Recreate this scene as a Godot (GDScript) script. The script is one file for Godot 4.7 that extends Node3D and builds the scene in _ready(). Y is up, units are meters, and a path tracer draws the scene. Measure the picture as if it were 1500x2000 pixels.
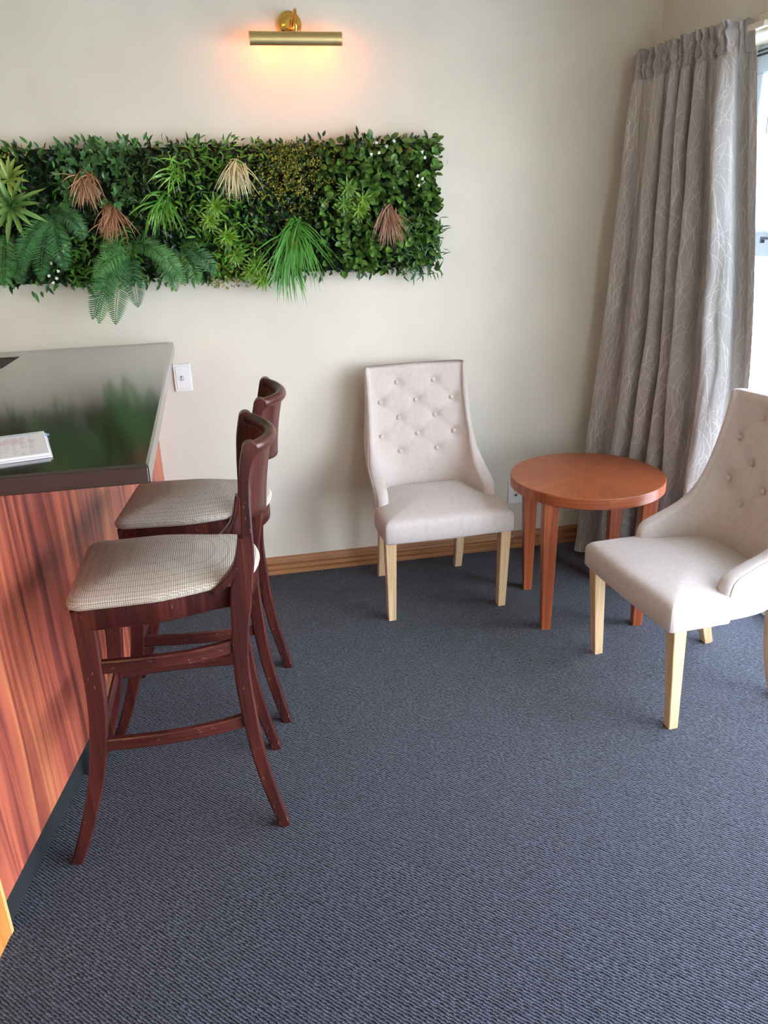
extends Node3D

var rng := RandomNumberGenerator.new()
var M := {}
var used := {}
var grain := 1          # axis the texture's v follows: 0 x, 1 y, 2 z

# ------------------------------------------------------------------ naming
func numbered(n: String) -> String:
	if not used.has(n):
		used[n] = 0
		return n
	used[n] += 1
	return "%s_%03d" % [n, used[n]]

func tag(o: Node, label: String, category: String, group := "") -> Node:
	o.set_meta("label", label)
	o.set_meta("category", category)
	if group != "":
		o.set_meta("group", group)
	return o

func thing(called: String, label: String, category: String, at := Vector3.ZERO, turn := 0.0, group := "") -> Node3D:
	var o := Node3D.new()
	o.name = numbered(called)
	add_child(o)
	o.position = at
	o.rotation.y = turn
	tag(o, label, category, group)
	return o

func obj(called: String, st: SurfaceTool, mat: Material, parent: Node = self, smooth := true) -> MeshInstance3D:
	if smooth:
		st.generate_normals()
	st.index()
	var o := MeshInstance3D.new()
	o.mesh = st.commit()
	o.material_override = mat
	o.name = numbered(called) if parent == self else called
	parent.add_child(o, true)
	return o

func struct(called: String, st: SurfaceTool, mat: Material) -> MeshInstance3D:
	var o := obj(called, st, mat)
	o.set_meta("kind", "structure")
	return o

# ------------------------------------------------------------------ mesh helpers
func mb() -> SurfaceTool:
	var st := SurfaceTool.new()
	st.begin(Mesh.PRIMITIVE_TRIANGLES)
	return st

func uv_of(p: Vector3, n: Vector3) -> Vector2:
	var a := n.abs()
	var k := 0 if (a.x >= a.y and a.x >= a.z) else (1 if a.y >= a.z else 2)
	if grain == 1:
		if k == 0: return Vector2(p.z, p.y)
		if k == 2: return Vector2(p.x, p.y)
		return Vector2(p.x, p.z)
	if grain == 0:
		if k == 1: return Vector2(p.z, p.x)
		if k == 2: return Vector2(p.y, p.x)
		return Vector2(p.z, p.y)
	if k == 1: return Vector2(p.x, p.z)
	if k == 0: return Vector2(p.y, p.z)
	return Vector2(p.x, p.y)

# a, b, c counter-clockwise seen from outside
func tri(st: SurfaceTool, a: Vector3, b: Vector3, c: Vector3) -> void:
	var n := (b - a).cross(c - a)
	if n.length_squared() < 1e-18:
		return
	st.set_uv(uv_of(a, n)); st.add_vertex(a)
	st.set_uv(uv_of(c, n)); st.add_vertex(c)
	st.set_uv(uv_of(b, n)); st.add_vertex(b)

func quad(st: SurfaceTool, a: Vector3, b: Vector3, c: Vector3, d: Vector3) -> void:
	tri(st, a, b, c)
	tri(st, a, c, d)

func flat(st: SurfaceTool) -> void:
	st.set_smooth_group(0xFFFFFFFF)

# box with chamfered edges between lo and hi
func bx(st: SurfaceTool, lo: Vector3, hi: Vector3, ch := 0.0) -> void:
	flat(st)
	var c := (lo + hi) / 2.0
	var h := (hi - lo) / 2.0
	var e: float = min(ch, min(h.x, min(h.y, h.z)) * 0.9)
	var i := h - Vector3.ONE * e
	for ax in 3:
		for s in [-1.0, 1.0]:
			var u := Vector3.ZERO; var v := Vector3.ZERO; var n := Vector3.ZERO
			n[ax] = s * h[ax]
			u[(ax + 1) % 3] = i[(ax + 1) % 3]
			v[(ax + 2) % 3] = i[(ax + 2) % 3]
			if s < 0: u = -u
			quad(st, c + n - u - v, c + n + u - v, c + n + u + v, c + n - u + v)
	if e <= 0.0:
		return
	for ax in 3:
		var b := (ax + 1) % 3
		var d := (ax + 2) % 3
		for s in [-1.0, 1.0]:
			for t in [-1.0, 1.0]:
				var l := Vector3.ZERO
				l[ax] = i[ax]
				var p := Vector3.ZERO; var q := Vector3.ZERO
				p[b] = s * h[b]; p[d] = t * i[d]
				q[b] = s * i[b]; q[d] = t * h[d]
				quad_out(st, c, c + p - l, c + p + l, c + q + l, c + q - l)
	for sx in [-1.0, 1.0]:
		for sy in [-1.0, 1.0]:
			for sz in [-1.0, 1.0]:
				var s := Vector3(sx, sy, sz)
				var p0 := c + Vector3(h.x, i.y, i.z) * s
				var p1 := c + Vector3(i.x, h.y, i.z) * s
				var p2 := c + Vector3(i.x, i.y, h.z) * s
				if (p1 - p0).cross(p2 - p0).dot(s) > 0: tri(st, p0, p1, p2)
				else: tri(st, p0, p2, p1)

func quad_out(st: SurfaceTool, c: Vector3, a: Vector3, b: Vector3, d: Vector3, e: Vector3) -> void:
	if (b - a).cross(d - a).dot((a + d) / 2.0 - c) > 0: quad(st, a, b, d, e)
	else: quad(st, a, e, d, b)

func box(called: String, lo: Vector3, hi: Vector3, ch: float, mat: Material, parent: Node = self, g := 1) -> MeshInstance3D:
	grain = g
	var st := mb()
	bx(st, lo, hi, ch)
	return obj(called, st, mat, parent)

# rings: array of closed loops (all the same size), lofted; loops run counter-clockwise seen against the direction of travel
func loft(st: SurfaceTool, rings: Array, caps := true, smooth_sides := true) -> void:
	var n: int = rings[0].size()
	for j in rings.size() - 1:
		for k in n:
			st.set_smooth_group(1 if smooth_sides else 10 + k)
			quad(st, rings[j][k], rings[j][(k + 1) % n], rings[j + 1][(k + 1) % n], rings[j + 1][k])
	if caps:
		flat(st)
		for e in [0, rings.size() - 1]:
			var m := Vector3.ZERO
			for p in rings[e]: m += p
			m /= n
			for k in n:
				if e == 0: tri(st, m, rings[e][(k + 1) % n], rings[e][k])
				else: tri(st, m, rings[e][k], rings[e][(k + 1) % n])

# path of points, half sizes (across, deep) for each, 'side' the fixed across axis; chamfered rectangular section
func sweep_rect(st: SurfaceTool, path: Array, half: Array, side: Vector3, ch := 0.004) -> void:
	var rings := []
	for i in path.size():
		var t: Vector3 = (path[min(i + 1, path.size() - 1)] - path[max(i - 1, 0)]).normalized()
		var a := (side - t * side.dot(t)).normalized()
		var b := t.cross(a).normalized()
		var w: float = half[i].x
		var h: float = half[i].y
		var c: float = min(ch, min(w, h) * 0.6)
		var r := []
		for q in [[w, -h + c], [w, h - c], [w - c, h], [-w + c, h], [-w, h - c], [-w, -h + c], [-w + c, -h], [w - c, -h]]:
			r.append(path[i] + a * q[0] + b * q[1])
		rings.append(r)
	loft(st, rings, true, false)

func tube(st: SurfaceTool, path: Array, rad, n := 10) -> void:
	var rings := []
	var a := Vector3.ZERO
	for i in path.size():
		var t: Vector3 = (path[min(i + 1, path.size() - 1)] - path[max(i - 1, 0)]).normalized()
		if i == 0:
			a = t.cross(Vector3.UP if abs(t.y) < 0.9 else Vector3.RIGHT).normalized()
		a = (a - t * a.dot(t)).normalized()
		var b := t.cross(a)
		var rr: float = rad[i] if rad is Array else rad
		var r := []
		for k in n:
			r.append(path[i] + (a * cos(TAU * k / n) + b * sin(TAU * k / n)) * rr)
		rings.append(r)
	loft(st, rings, true, true)

# profile: Vector2(radius, height) from bottom to top, about y
func lathe(st: SurfaceTool, prof: Array, n := 48, at := Vector3.ZERO, basis := Basis.IDENTITY) -> void:
	for j in prof.size() - 1:
		var hard: bool = true
		st.set_smooth_group(100 + j if hard else 1)
		for k in n:
			var a0 := TAU * k / n
			var a1 := TAU * (k + 1) / n
			var p := Vector3(prof[j].x * cos(a0), prof[j].y, prof[j].x * sin(a0))
			var q := Vector3(prof[j].x * cos(a1), prof[j].y, prof[j].x * sin(a1))
			var r := Vector3(prof[j + 1].x * cos(a1), prof[j + 1].y, prof[j + 1].x * sin(a1))
			var s := Vector3(prof[j + 1].x * cos(a0), prof[j + 1].y, prof[j + 1].x * sin(a0))
			quad(st, at + basis * q, at + basis * p, at + basis * s, at + basis * r)

func smooth_path(pts: Array, n: int) -> Array:
	var out := []
	for i in n + 1:
		var t := float(i) / n * (pts.size() - 1)
		var k: int = min(int(t), pts.size() - 2)
		var f := t - k
		var p0 = pts[max(k - 1, 0)]
		var p1 = pts[k]
		var p2 = pts[k + 1]
		var p3 = pts[min(k + 2, pts.size() - 1)]
		out.append(p1 + 0.5 * f * (p2 - p0 + f * (2.0 * p0 - 5.0 * p1 + 4.0 * p2 - p3 + f * (3.0 * (p1 - p2) + p3 - p0))))
	return out

func curve1(x: float, pts: Array) -> float:      # piecewise smooth interpolation of Vector2(x, y)
	if x <= pts[0].x: return pts[0].y
	for i in pts.size() - 1:
		if x <= pts[i + 1].x:
			var f: float = (x - pts[i].x) / (pts[i + 1].x - pts[i].x)
			var d: float = pts[i + 1].x - pts[i].x
			var m0: float = (pts[i + 1].y - pts[i - 1].y) / (pts[i + 1].x - pts[i - 1].x) if i > 0 else (pts[i + 1].y - pts[i].y) / d
			var m1: float = (pts[i + 2].y - pts[i].y) / (pts[i + 2].x - pts[i].x) if i + 2 < pts.size() else (pts[i + 1].y - pts[i].y) / d
			return cubic(pts[i].y, pts[i + 1].y, m0 * d, m1 * d, f)
	return pts[pts.size() - 1].y

func cubic(a: float, b: float, m0: float, m1: float, f: float) -> float:
	return a * (2 * f * f * f - 3 * f * f + 1) + m0 * (f * f * f - 2 * f * f + f) + b * (3 * f * f - 2 * f * f * f) + m1 * (f * f * f - f * f)

# grid of points (rows of equal length) as a smooth sheet with its own uvs
func sheet(st: SurfaceTool, P: Array, UV: Array, flip := false) -> void:
	st.set_smooth_group(1)
	for j in P.size() - 1:
		for i in P[0].size() - 1:
			var q := [[j, i], [j, i + 1], [j + 1, i + 1], [j + 1, i]]
			var order := [0, 1, 2, 0, 2, 3] if flip else [0, 2, 1, 0, 3, 2]
			for k in order:
				st.set_uv(UV[q[k][0]][q[k][1]])
				st.add_vertex(P[q[k][0]][q[k][1]])

# ------------------------------------------------------------------ materials
func srgb(r: float, g: float, b: float) -> Color:
	return Color(r / 255.0, g / 255.0, b / 255.0)

func mat(c: Color, rough := 0.6, metal := 0.0, spec := 0.5) -> StandardMaterial3D:
	var m := StandardMaterial3D.new()
	m.albedo_color = c
	m.roughness = rough
	m.metallic = metal
	m.metallic_specular = spec
	return m

func noise(seed_: int, freq: float, oct := 4) -> FastNoiseLite:
	var n := FastNoiseLite.new()
	n.seed = seed_
	n.frequency = freq
	n.noise_type = FastNoiseLite.TYPE_SIMPLEX_SMOOTH
	n.fractal_octaves = oct
	return n

func ramp(cols: Array) -> Gradient:
	var g := Gradient.new()
	var o := PackedFloat32Array(); var c := PackedColorArray()
	for k in cols: o.append(k[0]); c.append(k[1])
	g.offsets = o; g.colors = c
	return g

func tex(img: Image) -> ImageTexture:
	img.generate_mipmaps()
	return ImageTexture.create_from_image(img)

# wood: grain runs along v
func wood_tex(w: int, h: int, seed_: int, fx: float, fy: float, cols: Gradient, fine := 0.35, chips := 0) -> ImageTexture:
	var img := Image.create(w, h, false, Image.FORMAT_RGB8)
	var n1 := noise(seed_, 1.0, 3)
	var n2 := noise(seed_ + 7, 1.0, 2)
	for y in h:
		for x in w:
			var u := float(x) / w
			var v := float(y) / h
			var a := n1.get_noise_2d(u * fx, v * fy)
			var b := n2.get_noise_2d(u * fx * 7.0 + a * 2.0, v * fy * 1.6)
			img.set_pixel(x, y, cols.sample(clamp(0.5 + a * (1.0 - fine) * 0.9 + b * fine, 0.0, 1.0)))
	rng.seed = seed_
	for k in chips:          # knocks through the varnish to pale wood
		var cx := rng.randi_range(2, w - 5)
		var cy := rng.randi_range(2, h - 5)
		for q in rng.randi_range(2, 6):
			img.set_pixel(clampi(cx + rng.randi_range(0, 2), 0, w - 1), clampi(cy + rng.randi_range(0, 2), 0, h - 1), srgb(186, 150, 122))
	return tex(img)

func speckle_tex(n: int, seed_: int, freq: float, lo: Color, hi: Color, oct := 3) -> ImageTexture:
	var f := noise(seed_, freq, oct)
	var src := f.get_seamless_image(n, n)
	var img := Image.create(n, n, false, Image.FORMAT_RGB8)
	for y in n:
		for x in n:
			img.set_pixel(x, y, lo.lerp(hi, src.get_pixel(x, y).r))
	return tex(img)

func make_materials() -> void:
	# painted plaster
	M.wall = mat(srgb(228, 220, 203), 0.75)
	M.wall.albedo_texture = speckle_tex(256, 3, 0.012, Color(0.965, 0.965, 0.965), Color(1, 1, 1))
	M.wall.uv1_triplanar = true
	M.wall.uv1_world_triplanar = true
	M.wall.uv1_scale = Vector3.ONE * 0.7
	M.ceiling = mat(srgb(210, 198, 178), 0.9)
	# carpet: diagonal ribs of small loops
	var n := 512
	var ci := Image.create(n, n, false, Image.FORMAT_RGB8)
	var hi := Image.create(n, n, false, Image.FORMAT_L8)
	var cn := noise(11, 0.05, 3).get_seamless_image(n, n)
	var cl := noise(12, 0.011, 3).get_seamless_image(n, n)
	for y in n:
		for x in n:
			var j: float = cn.get_pixel(x, y).r
			var p := 36.0 * (x - y) / n + (j - 0.5) * 0.55
			var q: float = 40.0 * (x + y) / n + floor(p) * 0.37 + (j - 0.5) * 0.9
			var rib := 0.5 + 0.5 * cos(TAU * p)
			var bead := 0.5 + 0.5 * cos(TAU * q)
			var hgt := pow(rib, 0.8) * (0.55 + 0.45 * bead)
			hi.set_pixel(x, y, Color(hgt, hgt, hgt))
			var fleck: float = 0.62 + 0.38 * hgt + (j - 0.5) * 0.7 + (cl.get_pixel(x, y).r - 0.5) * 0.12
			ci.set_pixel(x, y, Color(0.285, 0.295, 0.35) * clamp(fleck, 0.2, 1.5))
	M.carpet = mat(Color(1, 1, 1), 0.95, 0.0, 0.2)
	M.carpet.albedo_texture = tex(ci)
	M.carpet.heightmap_enabled = true
	M.carpet.heightmap_texture = tex(hi)
	M.carpet.heightmap_scale = 0.3
	M.carpet.uv1_scale = Vector3.ONE / 0.36
	M.carpet.rim_enabled = true
	M.carpet.rim = 0.35
	# bar front laminate
	M.laminate = mat(Color(1, 1, 1), 0.38)
	M.laminate.albedo_texture = wood_tex(768, 512, 21, 9.0, 0.9, ramp([[0.0, srgb(100, 46, 43)], [0.35, srgb(148, 72, 58)], [0.55, srgb(176, 91, 69)], [0.75, srgb(194, 104, 76)], [1.0, srgb(214, 132, 88)]]), 0.5)
	M.laminate.uv1_scale = Vector3(0.5, 0.5, 1)
	M.kick = mat(srgb(28, 31, 33), 0.65)
	M.oak = mat(Color(1, 1, 1), 0.4)
	M.oak.albedo_texture = wood_tex(256, 256, 31, 8.0, 0.8, ramp([[0.0, srgb(150, 90, 35)], [0.5, srgb(190, 122, 55)], [1.0, srgb(214, 150, 80)]]))
	M.oak_edge = mat(srgb(226, 176, 110), 0.45)
	# counter top
	M.counter = mat(Color(1, 1, 1), 0.16, 0.0, 0.8)
	M.counter.clearcoat_enabled = true
	M.counter.clearcoat = 0.6
	M.counter.clearcoat_roughness = 0.1
	M.counter.albedo_texture = speckle_tex(256, 5, 0.03, srgb(34, 26, 22), srgb(46, 36, 31))
	M.counter.uv1_triplanar = true
	M.counter.uv1_scale = Vector3.ONE * 2.0
	M.counter_edge = mat(srgb(66, 46, 40), 0.35)
	M.dark_wood = mat(srgb(58, 32, 28), 0.5)
	# skirting
	M.pine = mat(Color(1, 1, 1), 0.45)
	M.pine.albedo_texture = wood_tex(256, 256, 41, 7.0, 0.8, ramp([[0.0, srgb(120, 74, 42)], [0.5, srgb(164, 112, 70)], [1.0, srgb(190, 140, 92)]]))
	M.pine.uv1_scale = Vector3(6, 0.8, 1)
	# stools
	M.mahogany = mat(Color(1, 1, 1), 0.3)
	M.mahogany.albedo_texture = wood_tex(256, 256, 51, 6.0, 0.7, ramp([[0.0, srgb(46, 18, 16)], [0.5, srgb(68, 28, 24)], [0.9, srgb(88, 40, 31)], [1.0, srgb(104, 52, 38)]]), 0.35, 34)
	M.mahogany.uv1_scale = Vector3(5, 1.2, 1)
	M.worn = mat(srgb(176, 120, 88), 0.6)
	var wi := Image.create(128, 128, false, Image.FORMAT_RGB8)
	var wh := Image.create(128, 128, false, Image.FORMAT_RGBA8)
	for y in 128:
		for x in 128:
			var a: float = abs(sin(PI * 8.0 * x / 128.0))
			var b: float = abs(sin(PI * 8.0 * y / 128.0))
			var g: float = clamp(min(a, b) * 2.2, 0.0, 1.0)
			wi.set_pixel(x, y, srgb(124, 108, 95).lerp(srgb(212, 200, 184), g))
			wh.set_pixel(x, y, Color(g, g, g))
	M.waffle = mat(Color(1, 1, 1), 0.9, 0.0, 0.2)
	M.waffle.albedo_texture = tex(wi)
	wh.bump_map_to_normal_map(3.0)
	M.waffle.normal_enabled = true
	M.waffle.normal_texture = tex(wh)
	M.waffle.uv1_triplanar = true
	M.waffle.uv1_scale = Vector3.ONE / 0.04
	# linen
	var li := Image.create(256, 256, false, Image.FORMAT_RGB8)
	var l1 := noise(61, 0.02, 4).get_seamless_image(256, 256)
	var l2 := noise(62, 0.25, 2).get_seamless_image(256, 256)
	for y in 256:
		for x in 256:
			var th: float = 0.5 + 0.25 * sin(TAU * 64.0 * x / 256.0) + 0.25 * sin(TAU * 64.0 * y / 256.0)
			var k: float = 0.92 + 0.05 * th + (l1.get_pixel(x, y).r - 0.5) * 0.06 + (l2.get_pixel(x, y).r - 0.5) * 0.09
			li.set_pixel(x, y, Color(0.855, 0.80, 0.76) * k)
	M.linen = mat(Color(1, 1, 1), 0.85, 0.0, 0.3)
	M.linen.albedo_texture = tex(li)
	M.linen.uv1_triplanar = true
	M.linen.uv1_scale = Vector3.ONE / 0.14
	M.linen.rim_enabled = true
	M.linen.rim = 0.3
	M.beech = mat(Color(1, 1, 1), 0.5)
	M.beech.albedo_texture = wood_tex(256, 256, 71, 5.0, 0.7, ramp([[0.0, srgb(196, 158, 112)], [0.5, srgb(218, 184, 140)], [1.0, srgb(232, 203, 164)]]))
	M.beech.uv1_scale = Vector3(6, 1.6, 1)
	# side table
	var cherry := ramp([[0.0, srgb(126, 60, 34)], [0.5, srgb(158, 82, 46)], [1.0, srgb(180, 102, 62)]])
	M.cherry = mat(Color(1, 1, 1), 0.34)
	M.cherry.albedo_texture = wood_tex(256, 256, 81, 5.0, 0.7, cherry)
	M.cherry.uv1_scale = Vector3(4, 1.2, 1)
	# pie-matched veneer for the top
	var vi := Image.create(512, 512, false, Image.FORMAT_RGB8)
	var v1 := noise(83, 1.0, 3)
	var tone := [0.0, 0.07, -0.05, 0.05, -0.03, 0.08, -0.06, 0.03]
	for y in 512:
		for x in 512:
			var d := Vector2(x - 256.0, y - 256.0) / 256.0
			var an := fposmod(d.angle() + 0.2, TAU)
			var w := int(an / (TAU / 8.0))
			var mid := (w + 0.5) * TAU / 8.0 - 0.2
			var e := d.rotated(-mid)
			var a := v1.get_noise_2d(e.x * 1.1 + w * 9.0, abs(e.y) * 11.0)
			vi.set_pixel(x, y, cherry.sample(clamp(0.5 + a * 0.32 + tone[w % 8], 0.0, 1.0)))
	M.veneer = mat(Color(1, 1, 1), 0.3)
	M.veneer.albedo_texture = tex(vi)
	# curtain: pale scribbled twigs on a taupe satin
	var cu := Image.create(1024, 1024, false, Image.FORMAT_RGB8)
	var base := Color(0.65, 0.63, 0.612)
	var fn := noise(91, 0.3, 2).get_seamless_image(256, 256)
	for y in 1024:
		for x in 1024:
			cu.set_pixel(x, y, base * (0.94 + 0.12 * fn.get_pixel(x % 256, (y / 4) % 256).r))
	rng.seed = 77
	for k in 380:
		var p := Vector2(rng.randf() * 1024, rng.randf() * 1024)
		var ang := PI / 2.0 + rng.randfn(0.0, 0.3)
		var bend := rng.randfn(0.0, 0.0042)
		var L := rng.randi_range(90, 330)
		var bright := rng.randf_range(0.5, 1.0)
		var wd := rng.randf_range(1.4, 3.4)
		for s in L:
			p += Vector2(cos(ang), sin(ang))
			ang += bend
			var fade: float = bright
			for ox in range(-3, 5):
				var ix := int(floor(p.x)) + ox
				var cover: float = clamp(wd - abs(ix - p.x), 0.0, 1.0) * fade
				if cover > 0.0:
					var X := posmod(ix, 1024); var Y := posmod(int(p.y), 1024)
					cu.set_pixel(X, Y, cu.get_pixel(X, Y).lerp(Color(0.87, 0.85, 0.83), cover * 0.7))
	M.curtain = mat(Color(1, 1, 1), 0.42, 0.0, 0.5)
	M.curtain.albedo_texture = tex(cu)
	M.curtain.rim_enabled = true
	M.curtain.rim = 0.4
	M.curtain.backlight_enabled = true
	M.curtain.backlight = Color(0.06, 0.06, 0.06)
	M.curtain.cull_mode = BaseMaterial3D.CULL_DISABLED
	# metals, plastics
	M.brass = mat(srgb(222, 178, 92), 0.16, 1.0)
	M.brass_satin = mat(srgb(206, 184, 130), 0.42, 1.0)
	M.aluminium = mat(srgb(186, 200, 212), 0.4)
	M.frame_dark = mat(srgb(44, 46, 48), 0.6)
	M.trim_paint = mat(srgb(232, 224, 204), 0.5)
	M.plastic = mat(srgb(240, 239, 235), 0.35)
	M.plastic_grey = mat(srgb(206, 206, 202), 0.4)
	M.socket_dark = mat(srgb(30, 32, 40), 0.5)
	M.latch = mat(srgb(92, 96, 106), 0.35, 0.6)
	M.glass = mat(Color(0.9, 0.97, 0.98, 0.06), 0.02)
	M.glass.transparency = BaseMaterial3D.TRANSPARENCY_ALPHA
	M.bulb = mat(srgb(255, 214, 140), 0.4)
	M.bulb.emission_enabled = true
	M.bulb.emission = srgb(255, 190, 96)
	M.bulb.emission_energy_multiplier = 3.0
	M.paper = mat(srgb(238, 237, 243), 0.7)
	M.blue_tab = mat(srgb(126, 196, 226), 0.6)
	M.concrete = mat(srgb(214, 214, 210), 0.9)
	M.rail_paint = mat(srgb(206, 230, 234), 0.5)
	M.leaf = mat(Color(1, 1, 1), 0.36, 0.0, 0.5)
	M.leaf.vertex_color_use_as_albedo = true
	M.leaf.cull_mode = BaseMaterial3D.CULL_DISABLED
	M.leaf.backlight_enabled = true
	M.leaf.backlight = Color(0.08, 0.08, 0.08)
	M.mesh_backing = mat(srgb(22, 30, 20), 0.9)

# ------------------------------------------------------------------ the scene
const RIGHT := 1.82        # inner face of the window wall
const ROOM_Z := 5.6
const LEFT := -3.6
const CEIL := 2.62
const OPEN_Z0 := 0.45
const OPEN_Z1 := 4.7
const FRONT_X0 := 0.85
const FRONT_X1 := 1.5
const OPEN_TOP := 2.045

func _ready() -> void:
	rng.seed = 4
	setup_view()
	make_materials()
	build_room()
	build_window()
	build_bar()
	build_stools()
	build_tufted_chairs()
	build_table()
	build_curtain()
	build_green_wall()
	build_lamp()
	build_small()
	build_ceiling_light()

func setup_view() -> void:
	var cam := Camera3D.new()
	cam.name = "camera"
	add_child(cam)
	cam.fov = 67.18
	cam.near = 0.02
	var pitch := 0.358998937
	var roll := -0.034689305
	var yaw := 0.186563771
	var fwd := Vector3(sin(yaw) * cos(pitch), -sin(pitch), -cos(yaw) * cos(pitch))
	var right := Vector3(cos(yaw), 0, sin(yaw))
	var up := right.cross(fwd)
	var r2 := right * cos(roll) + up * sin(roll)
	var u2 := up * cos(roll) - right * sin(roll)
	cam.transform = Transform3D(Basis(r2, u2, -fwd), Vector3(0, 1.5, 3.2795))
	cam.current = true

	var sky := Sky.new()
	var sm := ProceduralSkyMaterial.new()
	sm.sky_top_color = srgb(206, 224, 250)
	sm.sky_horizon_color = srgb(246, 250, 255)
	sm.ground_horizon_color = srgb(240, 244, 246)
	sm.ground_bottom_color = srgb(200, 204, 206)
	sm.sun_angle_max = 0.0
	sm.energy_multiplier = 1.0
	sky.sky_material = sm
	var env := Environment.new()
	env.background_mode = Environment.BG_SKY
	env.sky = sky
	env.background_energy_multiplier = 19.5
	env.tonemap_mode = Environment.TONE_MAPPER_LINEAR
	env.tonemap_exposure = 1.0
	env.sdfgi_enabled = true
	env.ssao_enabled = true
	env.ssil_enabled = true
	var we := WorldEnvironment.new()
	we.name = "world_environment"
	we.environment = env
	add_child(we)

func sbox(called: String, lo: Vector3, hi: Vector3, m: Material, ch := 0.0, g := 1) -> MeshInstance3D:
	grain = g
	var st := mb()
	bx(st, lo, hi, ch)
	return struct(called, st, m)

func build_room() -> void:
	var st := mb()
	grain = 1
	bx(st, Vector3(LEFT - 0.2, -0.12, -0.2), Vector3(RIGHT + 0.21, 0, ROOM_Z + 0.2))
	struct("floor", st, M.carpet)
	sbox("ceiling", Vector3(LEFT - 0.2, CEIL, -0.2), Vector3(RIGHT + 0.21, CEIL + 0.15, ROOM_Z + 0.2), M.ceiling)
	sbox("wall_back", Vector3(LEFT - 0.2, 0, -0.2), Vector3(RIGHT + 0.21, CEIL, 0), M.wall)
	sbox("wall_left", Vector3(LEFT - 0.2, 0, 0), Vector3(LEFT, CEIL, ROOM_Z), M.wall)
	# wall behind the camera, with a window of its own
	st = mb()
	grain = 1
	bx(st, Vector3(LEFT - 0.2, 0, ROOM_Z), Vector3(FRONT_X0, CEIL, ROOM_Z + 0.2))
	bx(st, Vector3(FRONT_X1, 0, ROOM_Z), Vector3(RIGHT + 0.21, CEIL, ROOM_Z + 0.2))
	bx(st, Vector3(FRONT_X0, 0, ROOM_Z), Vector3(FRONT_X1, 0.5, ROOM_Z + 0.2))
	bx(st, Vector3(FRONT_X0, 2.05, ROOM_Z), Vector3(FRONT_X1, CEIL, ROOM_Z + 0.2))
	struct("wall_front", st, M.wall)
	var w := Node3D.new()
	w.name = "window_5"
	add_child(w)
	w.set_meta("kind", "structure")
	var fz := ROOM_Z + 0.1
	for y in [0.5, 2.0]:
		box("frame_rail", Vector3(FRONT_X0, y, fz), Vector3(FRONT_X1, y + 0.05, fz + 0.06), 0.003, M.aluminium, w)
	for k in 3:
		var x: float = lerp(FRONT_X0, FRONT_X1 - 0.05, k / 2.0)
		box("jamb", Vector3(x, 0.55, fz), Vector3(x + 0.05, 2.0, fz + 0.06), 0.003, M.aluminium, w)
		if k < 2:
			box("pane", Vector3(x + 0.05, 0.55, fz + 0.03), Vector3(x + (FRONT_X1 - FRONT_X0 - 0.05) / 2.0, 2.0, fz + 0.035), 0.0, M.glass, w)
	# window wall: one mesh of the four pieces round the opening
	st = mb()
	var x0 := RIGHT
	var x1 := RIGHT + 0.21
	bx(st, Vector3(x0, 0, 0), Vector3(x1, CEIL, OPEN_Z0))
	bx(st, Vector3(x0, 0, OPEN_Z1), Vector3(x1, CEIL, ROOM_Z))
	bx(st, Vector3(x0, OPEN_TOP, OPEN_Z0), Vector3(x1, CEIL, OPEN_Z1))
	struct("wall_right", st, M.wall)
	# moulded skirting, extruded along the walls
	var prof := [[0.0, 0.0], [0.019, 0.0], [0.019, 0.020], [0.009, 0.0225], [0.009, 0.0285], [0.018, 0.031], [0.018, 0.044], [0.008, 0.047], [0.008, 0.053], [0.016, 0.056], [0.013, 0.076], [0.009, 0.082], [0.0, 0.082]]
	st = mb()
	grain = 0
	flat(st)
	var xa := -0.345
	var xb := RIGHT - 0.001
	for k in prof.size() - 1:
		var a = prof[k]; var b = prof[k + 1]
		quad(st, Vector3(xa, a[1], a[0]), Vector3(xb, a[1], a[0]), Vector3(xb, b[1], b[0]), Vector3(xa, b[1], b[0]))
	struct("baseboard_back", st, M.pine)
	st = mb()
	grain = 2
	flat(st)
	for k in prof.size() - 1:
		var a = prof[k]; var b = prof[k + 1]
		quad(st, Vector3(RIGHT - a[0], a[1], 0.02), Vector3(RIGHT - b[0], b[1], 0.02), Vector3(RIGHT - b[0], b[1], OPEN_Z0), Vector3(RIGHT - a[0], a[1], OPEN_Z0))
	struct("baseboard_right", st, M.pine)

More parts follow.
